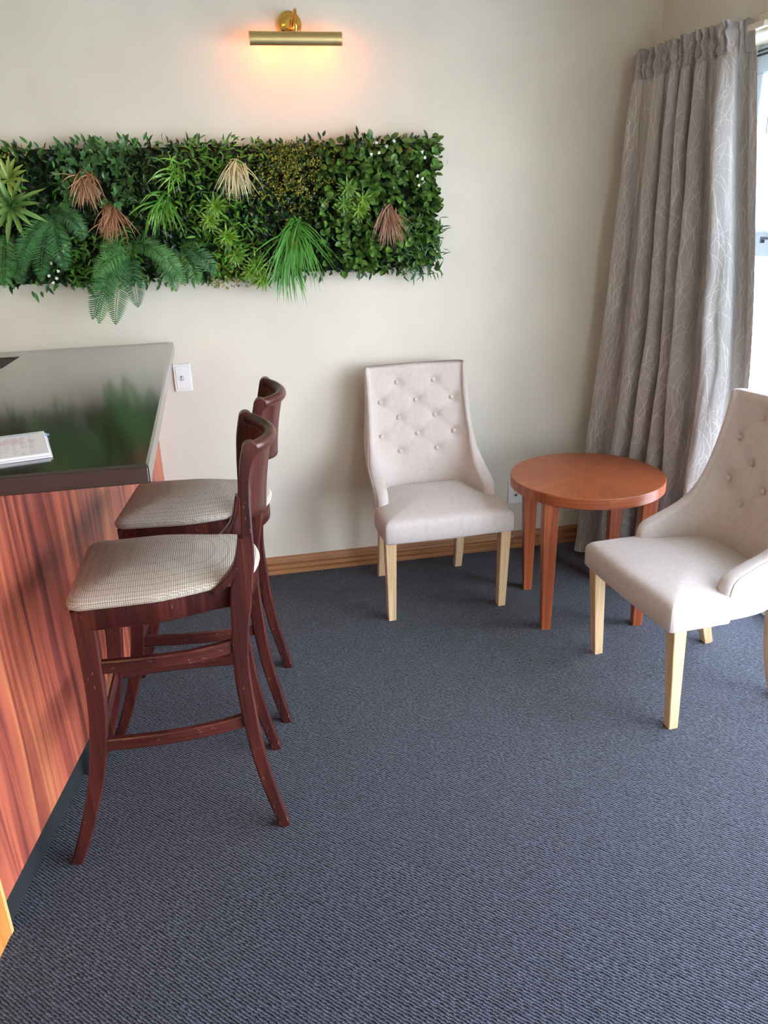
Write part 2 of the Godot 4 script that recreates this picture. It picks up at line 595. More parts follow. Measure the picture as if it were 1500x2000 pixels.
func build_window() -> void:
	# painted architrave over the opening
	grain = 2
	var st := mb()
	bx(st, Vector3(RIGHT - 0.02, OPEN_TOP - 0.005, OPEN_Z0 - 0.06), Vector3(RIGHT, OPEN_TOP + 0.055, OPEN_Z1 + 0.06), 0.004)
	struct("trim_1", st, M.trim_paint)
	st = mb()
	bx(st, Vector3(RIGHT - 0.02, 0.0, OPEN_Z0 - 0.06), Vector3(RIGHT, OPEN_TOP - 0.006, OPEN_Z0), 0.004)
	struct("trim_2", st, M.trim_paint)
	# four glazed bays
	var bays := 4
	var w := (OPEN_Z1 - OPEN_Z0) / bays
	for b in bays:
		var za := OPEN_Z0 + b * w
		var zb := za + w
		var o := Node3D.new()
		o.name = "window_%d" % (b + 1)
		add_child(o)
		o.set_meta("kind", "structure")
		var x0 := RIGHT + 0.135
		var x1 := RIGHT + 0.205
		box("head_rail", Vector3(x0, 1.955, za), Vector3(x1, OPEN_TOP, zb), 0.003, M.aluminium, o)
		box("track", Vector3(x0 - 0.004, 2.012, za), Vector3(x0 + 0.002, 2.018, zb), 0.0, M.frame_dark, o)
		box("track", Vector3(x0 - 0.004, 2.026, za), Vector3(x0 + 0.002, 2.031, zb), 0.0, M.frame_dark, o)
		box("jamb", Vector3(x0, 0.0, za), Vector3(x1, 1.955, za + 0.04), 0.003, M.aluminium, o)
		box("jamb", Vector3(x0, 0.0, zb - 0.04), Vector3(x1, 1.955, zb), 0.003, M.aluminium, o)
		box("mid_rail", Vector3(x0 + 0.01, 1.335, za + 0.04), Vector3(x1, 1.425, zb - 0.04), 0.003, M.aluminium, o)
		box("rail_lip", Vector3(x0 - 0.006, 1.42, za + 0.04), Vector3(x0 + 0.02, 1.431, zb - 0.04), 0.002, M.plastic_grey, o)
		box("sill_rail", Vector3(x0, 0.0, za + 0.04), Vector3(x1, 0.06, zb - 0.04), 0.003, M.aluminium, o)
		box("pane", Vector3(x0 + 0.04, 0.06, za + 0.04), Vector3(x0 + 0.045, 1.335, zb - 0.04), 0.0, M.glass, o)
		box("pane", Vector3(x0 + 0.04, 1.425, za + 0.04), Vector3(x0 + 0.045, 1.955, zb - 0.04), 0.0, M.glass, o)
		if b == 0:
			st = mb()
			bx(st, Vector3(x0 - 0.022, 1.385, 0.622), Vector3(x0 - 0.008, 1.407, 0.632), 0.001)
			bx(st, Vector3(x0 - 0.022, 1.397, 0.622), Vector3(x0 - 0.010, 1.407, 0.745), 0.002)
			bx(st, Vector3(x0 - 0.012, 1.393, 0.715), Vector3(x0 + 0.012, 1.413, 0.765), 0.002)
			obj("latch", st, M.latch, o)
	# the terrace outside
	sbox("terrace", Vector3(RIGHT + 0.215, -0.3, -3), Vector3(RIGHT + 14, -0.05, 10), M.concrete)
	var r := thing("terrace_rail", "pale painted rail of the terrace outside the bright window", "railing", Vector3(2.2, -0.05, 0.3))
	box("top_rail", Vector3(0.0, 0.86, -0.03), Vector3(3.0, 0.915, 0.03), 0.006, M.rail_paint, r, 0)
	for k in 4:
		box("post", Vector3(0.02 + k * 0.97, 0.0, -0.02), Vector3(0.06 + k * 0.97, 0.86, 0.02), 0.003, M.rail_paint, r)

# ------------------------------------------------------------------ bar
func panel_x(z: float) -> float:
	return -0.335 - 0.161 * z

func build_bar() -> void:
	var b := thing("bar_counter", "bar front in red-brown woodgrain laminate with a black kickboard", "bar counter", Vector3(panel_x(0.0), 0, 0))
	# slab of laminate on an angled base, thickness 3 cm
	var dirv := Vector3(-0.161, 0, 1).normalized()
	var nrm := Vector3(1, 0, 0.161).normalized()
	var L := 1.80 / dirv.z
	var st := mb()
	slab_along(st, dirv, nrm, 0.002, L, 0.085, 1.036, -0.03, 0.0)
	obj("front_panel", st, M.laminate, b)
	st = mb()
	slab_along(st, dirv, nrm, 0.002, L, 0.0, 0.085, -0.04, -0.012)
	obj("kickboard", st, M.kick, b)
	st = mb()
	slab_along(st, dirv, nrm, L + 0.001, L + 0.30, 0.0, 1.036, -0.06, 0.0005)
	var post := obj("end_board", st, M.oak, b)
	post.set_meta("label", "honey oak end board")
	st = mb()
	slab_along(st, dirv, nrm, L + 0.001, L + 0.012, 0.0, 1.036, 0.0006, 0.002)
	obj("edge_strip", st, M.oak_edge, post)
	# carcass behind the front
	box("carcass", Vector3(-0.42, 0.0, 0.02), Vector3(-0.33, 0.84, 1.7), 0.0, M.dark_wood, b)
	box("work_shelf", Vector3(-1.6, 0.80, 0.002), Vector3(-0.42, 0.84, 1.2), 0.003, M.dark_wood, b)

	# worktop with a narrow return along the wall
	var t := thing("worktop", "glossy black-brown bar worktop with a dark bullnosed edge", "countertop", Vector3(-0.22, 1.036, 0.0))
	st = mb()
	var ring_lo := []
	var pts := [Vector2(-1.6, 0.002), Vector2(-0.005, 0.002), Vector2(0.04, 1.775), Vector2(-0.56, 1.775), Vector2(-0.56, 0.165), Vector2(-1.6, 0.165)]
	grain = 1
	extrude_poly(st, pts, 0.0, 0.039, 0.005)
	obj("slab", st, M.counter, t)
	st = mb()
	bx(st, Vector3(-0.56, 0.002, 1.7755), Vector3(0.038, 0.034, 1.779), 0.0015)
	obj("edge_band", st, M.counter_edge, t)

func slab_along(st: SurfaceTool, d: Vector3, n: Vector3, l0: float, l1: float, y0: float, y1: float, n0: float, n1: float) -> void:
	flat(st)
	var c := [[l0, n0], [l0, n1], [l1, n1], [l1, n0]]
	var lo := []
	var hi := []
	for k in c:
		lo.append(d * k[0] + n * k[1] + Vector3(0, y0, 0))
		hi.append(d * k[0] + n * k[1] + Vector3(0, y1, 0))
	var m := Vector3.ZERO
	for p in lo + hi: m += p / 8.0
	grain = 1
	for k in 4:
		quad_out(st, m, lo[k], lo[(k + 1) % 4], hi[(k + 1) % 4], hi[k])
	quad_out(st, m, lo[0], lo[1], lo[2], lo[3])
	quad_out(st, m, hi[0], hi[1], hi[2], hi[3])

# prism over a polygon in x, z with a small chamfer at the top
func extrude_poly(st: SurfaceTool, pts: Array, y0: float, y1: float, ch: float) -> void:
	flat(st)
	var pv := PackedVector2Array(pts)
	if not Geometry2D.is_polygon_clockwise(pv):
		pv.reverse()
	var inner: PackedVector2Array = Geometry2D.offset_polygon(pv, -ch, Geometry2D.JOIN_MITER)[0]
	# match starting vertices
	var best := 0
	for k in inner.size():
		if inner[k].distance_to(pv[0]) < inner[best].distance_to(pv[0]): best = k
	var inn := []
	for k in inner.size(): inn.append(inner[(best + k) % inner.size()])
	if inn[1].distance_to(pv[1]) > inn[inn.size() - 1].distance_to(pv[1]):
		var r := [inn[0]]
		for k in range(inn.size() - 1, 0, -1): r.append(inn[k])
		inn = r
	var n := pv.size()
	var cen := Vector2.ZERO
	for p in pv: cen += p / n
	for k in n:
		var a := pv[k]; var b := pv[(k + 1) % n]
		var ia: Vector2 = inn[k]; var ib: Vector2 = inn[(k + 1) % n]
		for q in [[Vector3(a.x, y0, a.y), Vector3(b.x, y0, b.y), Vector3(b.x, y1 - ch, b.y), Vector3(a.x, y1 - ch, a.y)], [Vector3(a.x, y1 - ch, a.y), Vector3(b.x, y1 - ch, b.y), Vector3(ib.x, y1, ib.y), Vector3(ia.x, y1, ia.y)]]:
			var out := Vector3(a.x - ia.x + b.x - ib.x, 0.001, a.y - ia.y + b.y - ib.y)
			if (q[1] - q[0]).cross(q[2] - q[0]).dot(out) > 0: quad(st, q[0], q[1], q[2], q[3])
			else: quad(st, q[0], q[3], q[2], q[1])
	for e in 2:
		var src := PackedVector2Array(inn) if e == 1 else pv
		var ids := Geometry2D.triangulate_polygon(src)
		for k in range(0, ids.size(), 3):
			var y := y1 if e == 1 else y0
			var a := Vector3(src[ids[k]].x, y, src[ids[k]].y)
			var b := Vector3(src[ids[k + 1]].x, y, src[ids[k + 1]].y)
			var c := Vector3(src[ids[k + 2]].x, y, src[ids[k + 2]].y)
			var up: bool = (b - a).cross(c - a).y > 0
			if up == (e == 1): tri(st, a, b, c)
			else: tri(st, a, c, b)

# ------------------------------------------------------------------ bar stools
func seat_outline(n: int, inset: float) -> Array:       # D shape, wide at the front (+z), evenly stepped round a rounded square
	var out := []
	var r := 0.16
	var side := 2.0 - 2.0 * r
	var arc := PI / 2.0 * r
	var total := 4.0 * (side + arc)
	for k in n:
		var d := total * k / n
		var q := int(d / (side + arc))
		var f := d - q * (side + arc)
		var p: Vector2
		if f < side: p = Vector2(1.0, -1.0 + r + f)
		else: p = Vector2(1.0 - r, 1.0 - r) + Vector2.from_angle((f - side) / r) * r
		p = p.rotated(q * PI / 2.0)
		var wz: float = lerp(0.148, 0.19, smoothstep(-1.0, 0.1, p.y))
		var zz: float = -0.02 + p.y * 0.198
		if p.y < 0: zz -= 0.045 * (1.0 - p.x * p.x) * p.y * p.y
		out.append(Vector3(p.x * (wz - inset), 0, zz * (1.0 - inset * 4.0)))
	return out

func dome(st: SurfaceTool, n: int, rows: Array) -> void:    # rows: [inset, y]
	var rings := []
	for r in rows:
		var o := []
		for p in seat_outline(n, r[0]): o.append(Vector3(p.x, r[1], p.z))
		o.reverse()
		rings.append(o)
	loft(st, rings, false, true)
	# crown: shrink to the centre
	var last: Array = rings[rings.size() - 1]
	var prev: Array = last
	var y0: float = last[0].y
	var c := Vector3(0, 0, -0.02)
	for k in range(1, 25):
		var f := k / 24.0
		var ring := []
		for p in last:
			var q: Vector3 = (p - Vector3(0, y0, 0)).lerp(c, f)
			q.y = y0 + 0.024 * (1.0 - pow(1.0 - f, 2.2))
			ring.append(q)
		for i in n:
			st.set_smooth_group(1)
			quad(st, prev[i], prev[(i + 1) % n], ring[(i + 1) % n], ring[i])
		prev = ring

func make_stool() -> Node3D:
	var t := thing("bar_stool", "near mahogany bar stool with waffle-weave seat, closest to the camera", "bar stool", Vector3(-0.245, 0, 1.44), -PI / 2.0, "bar stools along the counter")
	grain = 1
	var st: SurfaceTool
	var X := Vector3.RIGHT
	for s in [1.0, -1.0]:
		# front leg
		var pts := smooth_path([Vector3(s * 0.163, 0.70, 0.147), Vector3(s * 0.163, 0.56, 0.147), Vector3(s * 0.164, 0.41, 0.155), Vector3(s * 0.167, 0.25, 0.182), Vector3(s * 0.172, 0.10, 0.228), Vector3(s * 0.175, 0.0, 0.268)], 18)
		var half := []
		for k in pts.size():
			var f := float(k) / (pts.size() - 1)
			half.append(Vector2(0.0155, lerp(0.025, 0.0145, f)))
		st = mb()
		sweep_rect(st, pts, half, X)
		obj("leg", st, M.mahogany, t)
		# rear leg and post in one sweep
		var yz := smooth_path([Vector3(s * 0.165, 0.0, -0.262), Vector3(s * 0.163, 0.10, -0.238), Vector3(s * 0.16, 0.22, -0.215), Vector3(s * 0.156, 0.36, -0.2), Vector3(s * 0.152, 0.52, -0.194), Vector3(s * 0.15, 0.70, -0.214), Vector3(s * 0.15, 0.80, -0.236), Vector3(s * 0.152, 0.92, -0.242), Vector3(s * 0.154, 0.99, -0.249), Vector3(s * 0.155, 1.037, -0.263)], 36)
		half = []
		for p in yz:
			half.append(Vector2(0.0155, curve1(p.y, [Vector2(0, 0.0145), Vector2(0.3, 0.018), Vector2(0.6, 0.021), Vector2(0.68, 0.026), Vector2(0.75, 0.022), Vector2(0.82, 0.0145), Vector2(0.95, 0.012), Vector2(1.0, 0.0135), Vector2(1.04, 0.017)])))
		st = mb()
		sweep_rect(st, yz, half, X)
		var leg := obj("back_post", st, M.mahogany, t)
		# rounded scroll on top of the post
		st = mb()
		tube(st, [Vector3(s * 0.155 - 0.0155, 1.039, -0.264), Vector3(s * 0.155 + 0.0155, 1.039, -0.264)], 0.0175, 20)
		obj("post_scroll", st, M.mahogany, leg)
		# bracket that sweeps from the post to the seat rail
		st = mb()
		sweep_rect(st, smooth_path([Vector3(s * 0.151, 0.83, -0.226), Vector3(s * 0.151, 0.77, -0.212), Vector3(s * 0.152, 0.73, -0.186), Vector3(s * 0.153, 0.70, -0.15)], 8), fill(9, Vector2(0.0145, 0.009)), X, 0.003)
		obj("bracket", st, M.mahogany, leg)
		# side stretchers, bowed in towards the back
		for y in [0.545, 0.33]:
			var zf := 0.148 if y > 0.4 else 0.166
			var zr := -0.194 if y > 0.4 else -0.203
			var sp := smooth_path([Vector3(s * 0.164, y, zf), Vector3(s * 0.172, y, zf - 0.12), Vector3(s * 0.170, y, zf - 0.22), Vector3(s * 0.158, y + 0.002, zr + 0.05), Vector3(s * 0.143, y + 0.004, zr)], 16)
			st = mb()
			grain = 2
			sweep_rect(st, sp, fill(17, Vector2(0.0095, 0.0165)), Vector3(1, 0, 0.2), 0.003)
			grain = 1
			obj("side_stretcher", st, M.mahogany, t)
	# foot rail between the front legs and a rear rail
	box("foot_rail", Vector3(-0.152, 0.312, 0.158), Vector3(0.152, 0.345, 0.178), 0.003, M.mahogany, t, 0)
	box("worn_edge", Vector3(-0.14, 0.3452, 0.168), Vector3(0.14, 0.3462, 0.1785), 0.0, M.worn, t, 0)
	# seat frame and cushion
	st = mb()
	var rings := []
	for y in [0.648, 0.651, 0.704]:
		var o := []
		for p in seat_outline(56, 0.008 if y != 0.648 else 0.011): o.append(Vector3(p.x, y, p.z))
		o.reverse()
		rings.append(o)
	loft(st, rings, true, true)
	obj("seat_frame", st, M.mahogany, t)
	st = mb()
	dome(st, 72, [[0.004, 0.7045], [0.0, 0.708], [-0.002, 0.714], [0.0, 0.720], [0.006, 0.725], [0.014, 0.729]])
	obj("seat_cushion", st, M.waffle, t)
	# bowed top rail and back panel
	var rail := []
	for k in 25:
		var f := k / 24.0 * 2.0 - 1.0
		rail.append(Vector3(f * 0.155, 1.039 - 0.004 * (1.0 - f * f), -0.264 - 0.054 * pow(1.0 - f * f, 0.9)))
	st = mb()
	tube(st, rail, 0.0150, 16)
	obj("top_rail", st, M.mahogany, t)
	var P := []; var UV := []; var P2 := []
	for j in 13:
		var v := j / 12.0
		var y: float = lerp(0.872, 1.034, v)
		var row := []; var row2 := []; var uvr := []
		for k in 33:
			var f := k / 32.0 * 2.0 - 1.0
			var bow: float = lerp(0.044, 0.054, v) * pow(1.0 - f * f, 0.9)
			var zc: float = lerp(-0.244, -0.263, v * v)
			var yy: float = y - (0.018 * (1.0 - f * f) * (1.0 - v))
			row.append(Vector3(f * 0.148, yy, zc - bow - 0.006))
			row2.append(Vector3(f * 0.148, yy, zc - bow + 0.006))
			uvr.append(Vector2(f * 0.148, y))
		P.append(row); P2.append(row2); UV.append(uvr)
	st = mb()
	sheet(st, P, UV, false)
	sheet(st, P2, UV, true)
	sheet(st, [P[0], P2[0]], [UV[0], UV[0]], true)
	sheet(st, [P[12], P2[12]], [UV[12], UV[12]], false)
	obj("back_panel", st, M.mahogany, t)
	# paint chips on the near legs
	rng.seed = 9
	return t

func fill(n: int, v) -> Array:
	var a := []
	for k in n: a.append(v)
	return a

func build_stools() -> void:
	var a := make_stool()
	var b := a.duplicate() as Node3D
	b.name = numbered("bar_stool")
	add_child(b)
	b.position = Vector3(-0.183, 0, 0.955)
	b.rotation.y = -PI / 2.0 - 0.1
	b.set_meta("label", "far mahogany bar stool with waffle-weave seat, between near stool and wall")

# ------------------------------------------------------------------ tufted chairs
const BTN := [[-0.08, 0.868], [0.08, 0.868], [-0.157, 0.79], [0.0, 0.79], [0.157, 0.79], [-0.08, 0.722], [0.08, 0.722], [-0.16, 0.648], [0.0, 0.648], [0.16, 0.648], [-0.082, 0.578], [0.082, 0.578]]

func back_center(y: float) -> float:
	return lerp(-0.165, -0.232, clamp((y - 0.44) / 0.49, -0.2, 1.05))

func back_half(y: float) -> float:
	return curve1(y, [Vector2(0.35, 0.243), Vector2(0.45, 0.249), Vector2(0.54, 0.246), Vector2(0.62, 0.232), Vector2(0.74, 0.222), Vector2(0.86, 0.219), Vector2(0.95, 0.221)])

func wing(y: float) -> float:
	return curve1(y, [Vector2(0.34, 0.232), Vector2(0.44, 0.236), Vector2(0.478, 0.232), Vector2(0.497, 0.212), Vector2(0.515, 0.17), Vector2(0.54, 0.118), Vector2(0.575, 0.078), Vector2(0.63, 0.05), Vector2(0.72, 0.03), Vector2(0.84, 0.016), Vector2(0.95, 0.010)])

func tuft(x: float, y: float) -> float:
	var d := 0.0
	var cr := 0.0
	for b in BTN:
		var r2 := pow(x - b[0], 2.0) + pow(y - b[1], 2.0)
		d += 0.013 * exp(-r2 / (0.021 * 0.021)) + 0.006 * exp(-r2 / (0.05 * 0.05))
	for i in BTN.size():
		for j in range(i + 1, BTN.size()):
			var a := Vector2(BTN[i][0], BTN[i][1])
			var c := Vector2(BTN[j][0], BTN[j][1])
			if abs(a.y - c.y) > 0.03 and a.distance_to(c) < 0.135:
				var p := Vector2(x, y)
				var q := Geometry2D.get_closest_point_to_segment(p, a, c)
				cr = max(cr, 0.0024 * exp(-p.distance_squared_to(q) / (0.007 * 0.007)))
	return d + cr

func make_tufted() -> Node3D:
	var t := thing("tufted_chair", "cream linen button-back chair against the wall, left of round table", "chair", Vector3(0.756, 0, 0.352), 0.025, "cream tufted chairs")
	grain = 1
	var th := 0.052
	var NT := 72
	var ys := []
	var y := 0.352
	while y < 0.925:
		ys.append(y)
		y += 0.018 if y < 0.45 else (0.0055 if y < 0.56 else 0.0085)
	var rows := ys.size()
	var rings := []
	for j in rows + 7:
		var yy: float = ys[min(j, rows - 1)]
		var shrink := 1.0
		var lift := 0.0
		if j >= rows:
			var ph := (j - rows + 1) / 7.0 * PI / 2.0
			shrink = cos(ph)
			lift = sin(ph) * th * 0.42
		var tipth: float = lerp(0.05, 0.02, smoothstep(0.50, 0.66, yy))
		var w := back_half(yy) - tipth
		var d := wing(yy)
		var zc := back_center(yy)
		# slightly crowned top edge
		var inn := []; var out := []; var mid := []
		for k in NT + 1:
			var a := (float(k) / NT) * 2.0 - 1.0
			var sa: float = sin(a * PI / 2.0)
			var x := w * sa
			var z: float = zc + d * pow(abs(a), 3.0)
			var tx: float = w * cos(a * PI / 2.0) * PI / 2.0
			var tz: float = 3.0 * d * a * abs(a)
			var tn := Vector2(tx, tz)
			if tn.length() < 1e-5: tn = Vector2(0, sign(a))
			tn = tn.normalized()
			var nn := Vector2(tn.y, -tn.x)        # outward
			var p := Vector2(x, z)
			var tf := tuft(x, yy) if (yy > 0.46 and abs(a) < 0.93) else 0.0
			inn.append(p + nn * tf)
			var tk: float = lerp(th, tipth, smoothstep(0.8, 1.0, abs(a)))
			out.append(p + nn * tk)
			mid.append(p + nn * tk * 0.5)
		var ring := []
		for k in NT + 1:
			var q: Vector2 = mid[k] + (inn[k] - mid[k]) * shrink
			ring.append(Vector3(q.x, yy + lift, q.y))
		# right tip, rounded
		for s in [1, 0]:
			var e: int = NT if s == 1 else 0
			var dirn: Vector2 = (out[e] - inn[e]).normalized()
			var fw := Vector2(-dirn.y, dirn.x) if s == 1 else Vector2(dirn.y, -dirn.x)
			if fw.y < 0: fw = -fw
			var tip := []
			for k in range(1, 6):
				var ang := PI * k / 6.0
				var c: Vector2 = (inn[e] + out[e]) / 2.0 - dirn * cos(ang) * tipth * 0.5 + fw * sin(ang) * tipth * 0.4
				c = mid[e] + (c - mid[e]) * shrink
				tip.append(Vector3(c.x, yy + lift, c.y))
			if s == 1:
				ring += tip
				for k in range(NT, -1, -1):
					var q: Vector2 = mid[k] + (out[k] - mid[k]) * shrink
					ring.append(Vector3(q.x, yy + lift, q.y))
			else:
				tip.reverse()
				ring += tip
		rings.append(ring)
	# loops were laid clockwise from above: turn them over
	var st := mb()
	loft(st, rings, true, true)
	var back := obj("backrest", st, M.linen, t)
	# buttons
	for b in BTN:
		var yy: float = b[1]
		var w: float = back_half(yy) - lerp(0.05, 0.02, smoothstep(0.50, 0.66, yy))
		var a: float = asin(clamp(b[0] / w, -1.0, 1.0)) / (PI / 2.0)
		var z: float = back_center(yy) + wing(yy) * pow(abs(a), 3.0) - tuft(b[0], yy) + 0.004
		st = mb()
		var prof := [Vector2(0.0, -0.002), Vector2(0.0085, -0.002), Vector2(0.0098, 0.002), Vector2(0.0085, 0.006), Vector2(0.0055, 0.0085), Vector2(0.0, 0.0098)]
		lathe(st, prof, 14, Vector3(b[0], yy, z), Basis(Vector3.RIGHT, PI / 2.0 - 0.13))
		obj("button", st, M.linen, back)
	# piping down the front of each wing and along its outer edge
	for s in [-1.0, 1.0]:
		var pp := []
		for k in 30:
			var yy: float = lerp(0.355, 0.9, pow(k / 29.0, 1.3))
			pp.append(Vector3(s * (back_half(yy) + 0.0005), yy, back_center(yy) + wing(yy) - 0.003))
		st = mb()
		tube(st, pp, 0.003, 6)
		obj("piping", st, M.linen, back)
	# seat: rounded block, full width in front of the wings, narrower between them
	st = mb()
	var loops := []
	var prof2 := [[0.02, 0.345], [0.006, 0.348], [0.0, 0.356], [-0.001, 0.39], [0.0, 0.415], [0.004, 0.427], [0.012, 0.436], [0.024, 0.442]]
	for e in prof2:
		loops.append(seat_loop(e[0], e[1]))
	var last: Array = loops[loops.size() - 1]
	for k in range(1, 10):
		var f := k / 10.0
		var rg := []
		for p in last:
			var q: Vector3 = Vector3(p.x, 0, p.z).lerp(Vector3(0, 0, 0.03), f)
			q.y = 0.442 + 0.024 * (1.0 - pow(1.0 - f, 2.2))
			rg.append(q)
		loops.append(rg)
	loft(st, loops, true, true)
	obj("seat", st, M.linen, t)
	# legs
	for s in [-1.0, 1.0]:
		st = mb()
		sweep_rect(st, [Vector3(s * 0.234, 0.352, 0.228), Vector3(s * 0.232, 0.0, 0.208)], [Vector2(0.0215, 0.0215), Vector2(0.0155, 0.0155)], Vector3.RIGHT, 0.002)
		obj("leg", st, M.beech, t)
		st = mb()
		var lp := smooth_path([Vector3(s * 0.175, 0.352, -0.165), Vector3(s * 0.177, 0.24, -0.168), Vector3(s * 0.179, 0.12, -0.184), Vector3(s * 0.181, 0.0, -0.215)], 10)
		var hf := []
		for k in 11: hf.append(Vector2(lerp(0.021, 0.016, k / 10.0), lerp(0.021, 0.016, k / 10.0)))
		sweep_rect(st, lp, hf, Vector3.RIGHT, 0.002)
		obj("leg", st, M.beech, t)
	return t

func seat_loop(inset: float, y: float) -> Array:
	# counter-clockwise from above reversed so that the faces look outwards
	var pts := []
	var fw := 0.26 - inset
	var zf := 0.27 - inset
	var corner := 0.012
	var raw := []
	raw.append(Vector2(-0.17, -0.17 + inset))
	raw.append(Vector2(0.17, -0.17 + inset))
	raw.append(Vector2(0.212 - inset, -0.05))
	raw.append(Vector2(0.222 - inset, 0.045))
	raw.append(Vector2(fw, 0.068))
	raw.append(Vector2(fw + 0.002, 0.16))
	raw.append(Vector2(fw, zf - corner))
	raw.append(Vector2(fw - corner * 0.3, zf - corner * 0.3))
	raw.append(Vector2(fw - corner, zf))
	raw.append(Vector2(0.0, zf + 0.008))
	for k in range(raw.size() - 2, 1, -1): raw.append(Vector2(-raw[k].x, raw[k].y))
	# subdivide
	for k in raw.size():
		var a: Vector2 = raw[k]; var b: Vector2 = raw[(k + 1) % raw.size()]
		for m in 5:
			var p := a.lerp(b, m / 5.0)
			pts.append(Vector3(p.x, y, p.y))
	pts.reverse()
	return pts

func build_tufted_chairs() -> void:
	var a := make_tufted()
	var b := a.duplicate() as Node3D
	b.name = numbered("tufted_chair")
	add_child(b)
	b.position = Vector3(1.425, 0, 1.225)
	b.rotation.y = -PI / 2.0 + 0.05
	b.set_meta("label", "cream linen button-back chair seen from its side beneath the window, cut by frame")

# ------------------------------------------------------------------ side table
func build_table() -> void:
	var t := thing("side_table", "round cherry-brown wooden side table between the two cream chairs", "table", Vector3(1.299, 0, 0.645), -0.17)
	var top := 0.566
	var st := mb()
	grain = 0
	# rim and underside
	lathe(st, [Vector2(0.0, top - 0.042), Vector2(0.288, top - 0.042), Vector2(0.2915, top - 0.039), Vector2(0.2915, top - 0.003), Vector2(0.289, top)], 96)
	obj("edge", st, M.cherry, t)
	st = mb()
	flat(st)
	for k in 96:
		var a0 := TAU * k / 96.0; var a1 := TAU * (k + 1) / 96.0
		for p in [Vector2.ZERO, Vector2(cos(a0), sin(a0)), Vector2(cos(a1), sin(a1))]:
			st.set_uv(Vector2(0.5, 0.5) + p * 0.495)
			st.add_vertex(Vector3(p.x * 0.289, top + 0.0002, p.y * 0.289))
	obj("table_top", st, M.veneer, t)
	grain = 1
	for sx in [-1.0, 1.0]:
		for sz in [-1.0, 1.0]:
			st = mb()
			sweep_rect(st, [Vector3(sx * 0.182, top - 0.042, sz * 0.178), Vector3(sx * 0.18, top - 0.16, sz * 0.176), Vector3(sx * 0.178, 0.0, sz * 0.174)], [Vector2(0.027, 0.027), Vector2(0.0265, 0.0265), Vector2(0.0175, 0.0175)], Vector3.RIGHT, 0.002)
			obj("leg", st, M.cherry, t)

# ------------------------------------------------------------------ curtain
func build_curtain() -> void:
	var t := thing("curtain", "taupe satin curtain with pale scribbled twig pattern beside the window", "curtain", Vector3(1.66, 0, 0.4))
	var nz := noise(131, 1.0, 3)
	var NU := 260
	var NV := 90
	var P := []; var UV := []; var Q := []
	for j in NV + 1:
		var v := float(j) / NV
		var y: float = lerp(0.012, 2.085, v) 
		if j > NV - 16: y = lerp(1.93, 2.09, (j - (NV - 16)) / 16.0)
		else: y = lerp(0.012, 1.93, float(j) / (NV - 16))
		var row := []; var uvr := []; var row2 := []
		var xl := curve1(y, [Vector2(0.0, 1.555), Vector2(0.5, 1.59), Vector2(1.2, 1.645), Vector2(2.09, 1.675)])
		var xr := 1.735
		var zl := 0.062
		var zr := curve1(y, [Vector2(0.0, 0.88), Vector2(0.5, 0.90), Vector2(1.0, 0.90), Vector2(1.6, 0.80), Vector2(2.09, 0.70)])
		var amp := curve1(y, [Vector2(0.0, 0.062), Vector2(1.0, 0.058), Vector2(1.7, 0.05), Vector2(1.93, 0.034), Vector2(1.99, 0.027), Vector2(2.09, 0.03)])
		var head := smoothstep(1.975, 2.01, y)
		var top_wave := 0.0
		for i in NU + 1:
			var s := float(i) / NU
			var ph := TAU * (7.3 * s + 0.3 * sin(TAU * s * 1.7 + 1.0) + 0.12 * nz.get_noise_2d(s * 5.0, y * 0.6))
			var fold := cos(ph) * 0.8 + 0.25 * cos(2.0 * ph + 0.9 + y * 0.4)
			var vary: float = 0.95 + 0.7 * nz.get_noise_2d(s * 6.0 + 20.0, y * 0.35)
			var hf := cos(TAU * 21.0 * s + 3.0 * nz.get_noise_2d(s * 12.0, 3.0)) * 0.8 + nz.get_noise_2d(s * 30.0, y * 22.0) * 0.9
			var off: float = amp * (fold * vary * (1.0 - 0.45 * head) + hf * 0.6 * head)
			off += nz.get_noise_2d(s * 42.0, y * 3.2) * 0.0045
			var along: float = s + (sin(2.0 * ph) * 0.014) * (1.0 - head)
			var x: float = lerp(xl, xr, smoothstep(0.0, 1.0, s)) - off
			var z: float = lerp(zl, zr, along) + off * 0.25
			if s < 0.07:
				var f := 1.0 - s / 0.07
				x = lerp(x, 1.80, f * f)
				z = lerp(z, 0.022, smoothstep(0.0, 0.6, f))
			var e := smoothstep(0.83, 1.0, s)
			x = lerp(x, 1.795, e * 0.85)
			z -= e * 0.045
			z = max(z, 0.022)
			var yy := y
			if j == NV: yy += 0.010 * nz.get_noise_2d(s * 26.0, 9.0)
			row.append(Vector3(x - 1.66, yy, z - 0.4))
			row2.append(Vector3(x - 1.657, yy, z - 0.4))
			uvr.append(Vector2(s * 2.1, y) / 0.62)
		P.append(row); UV.append(uvr); Q.append(row2)
	var st := mb()
	sheet(st, P, UV, true)
	obj("cloth", st, M.curtain, t)
	# gathering tape stitch line
	st = mb()
	var row_i := NV - 16 + 6
	var line := []
	for i in range(0, NU + 1, 2): line.append(P[row_i][i] + Vector3(-0.0005, 0, 0))
	tube(st, line, 0.0012, 4)
	obj("gather_stitch", st, M.curtain, t)
	# track it hangs from
	box("track", Vector3(0.115, 2.05, -0.36), Vector3(0.138, 2.07, 0.32), 0.002, M.trim_paint, t, 2)

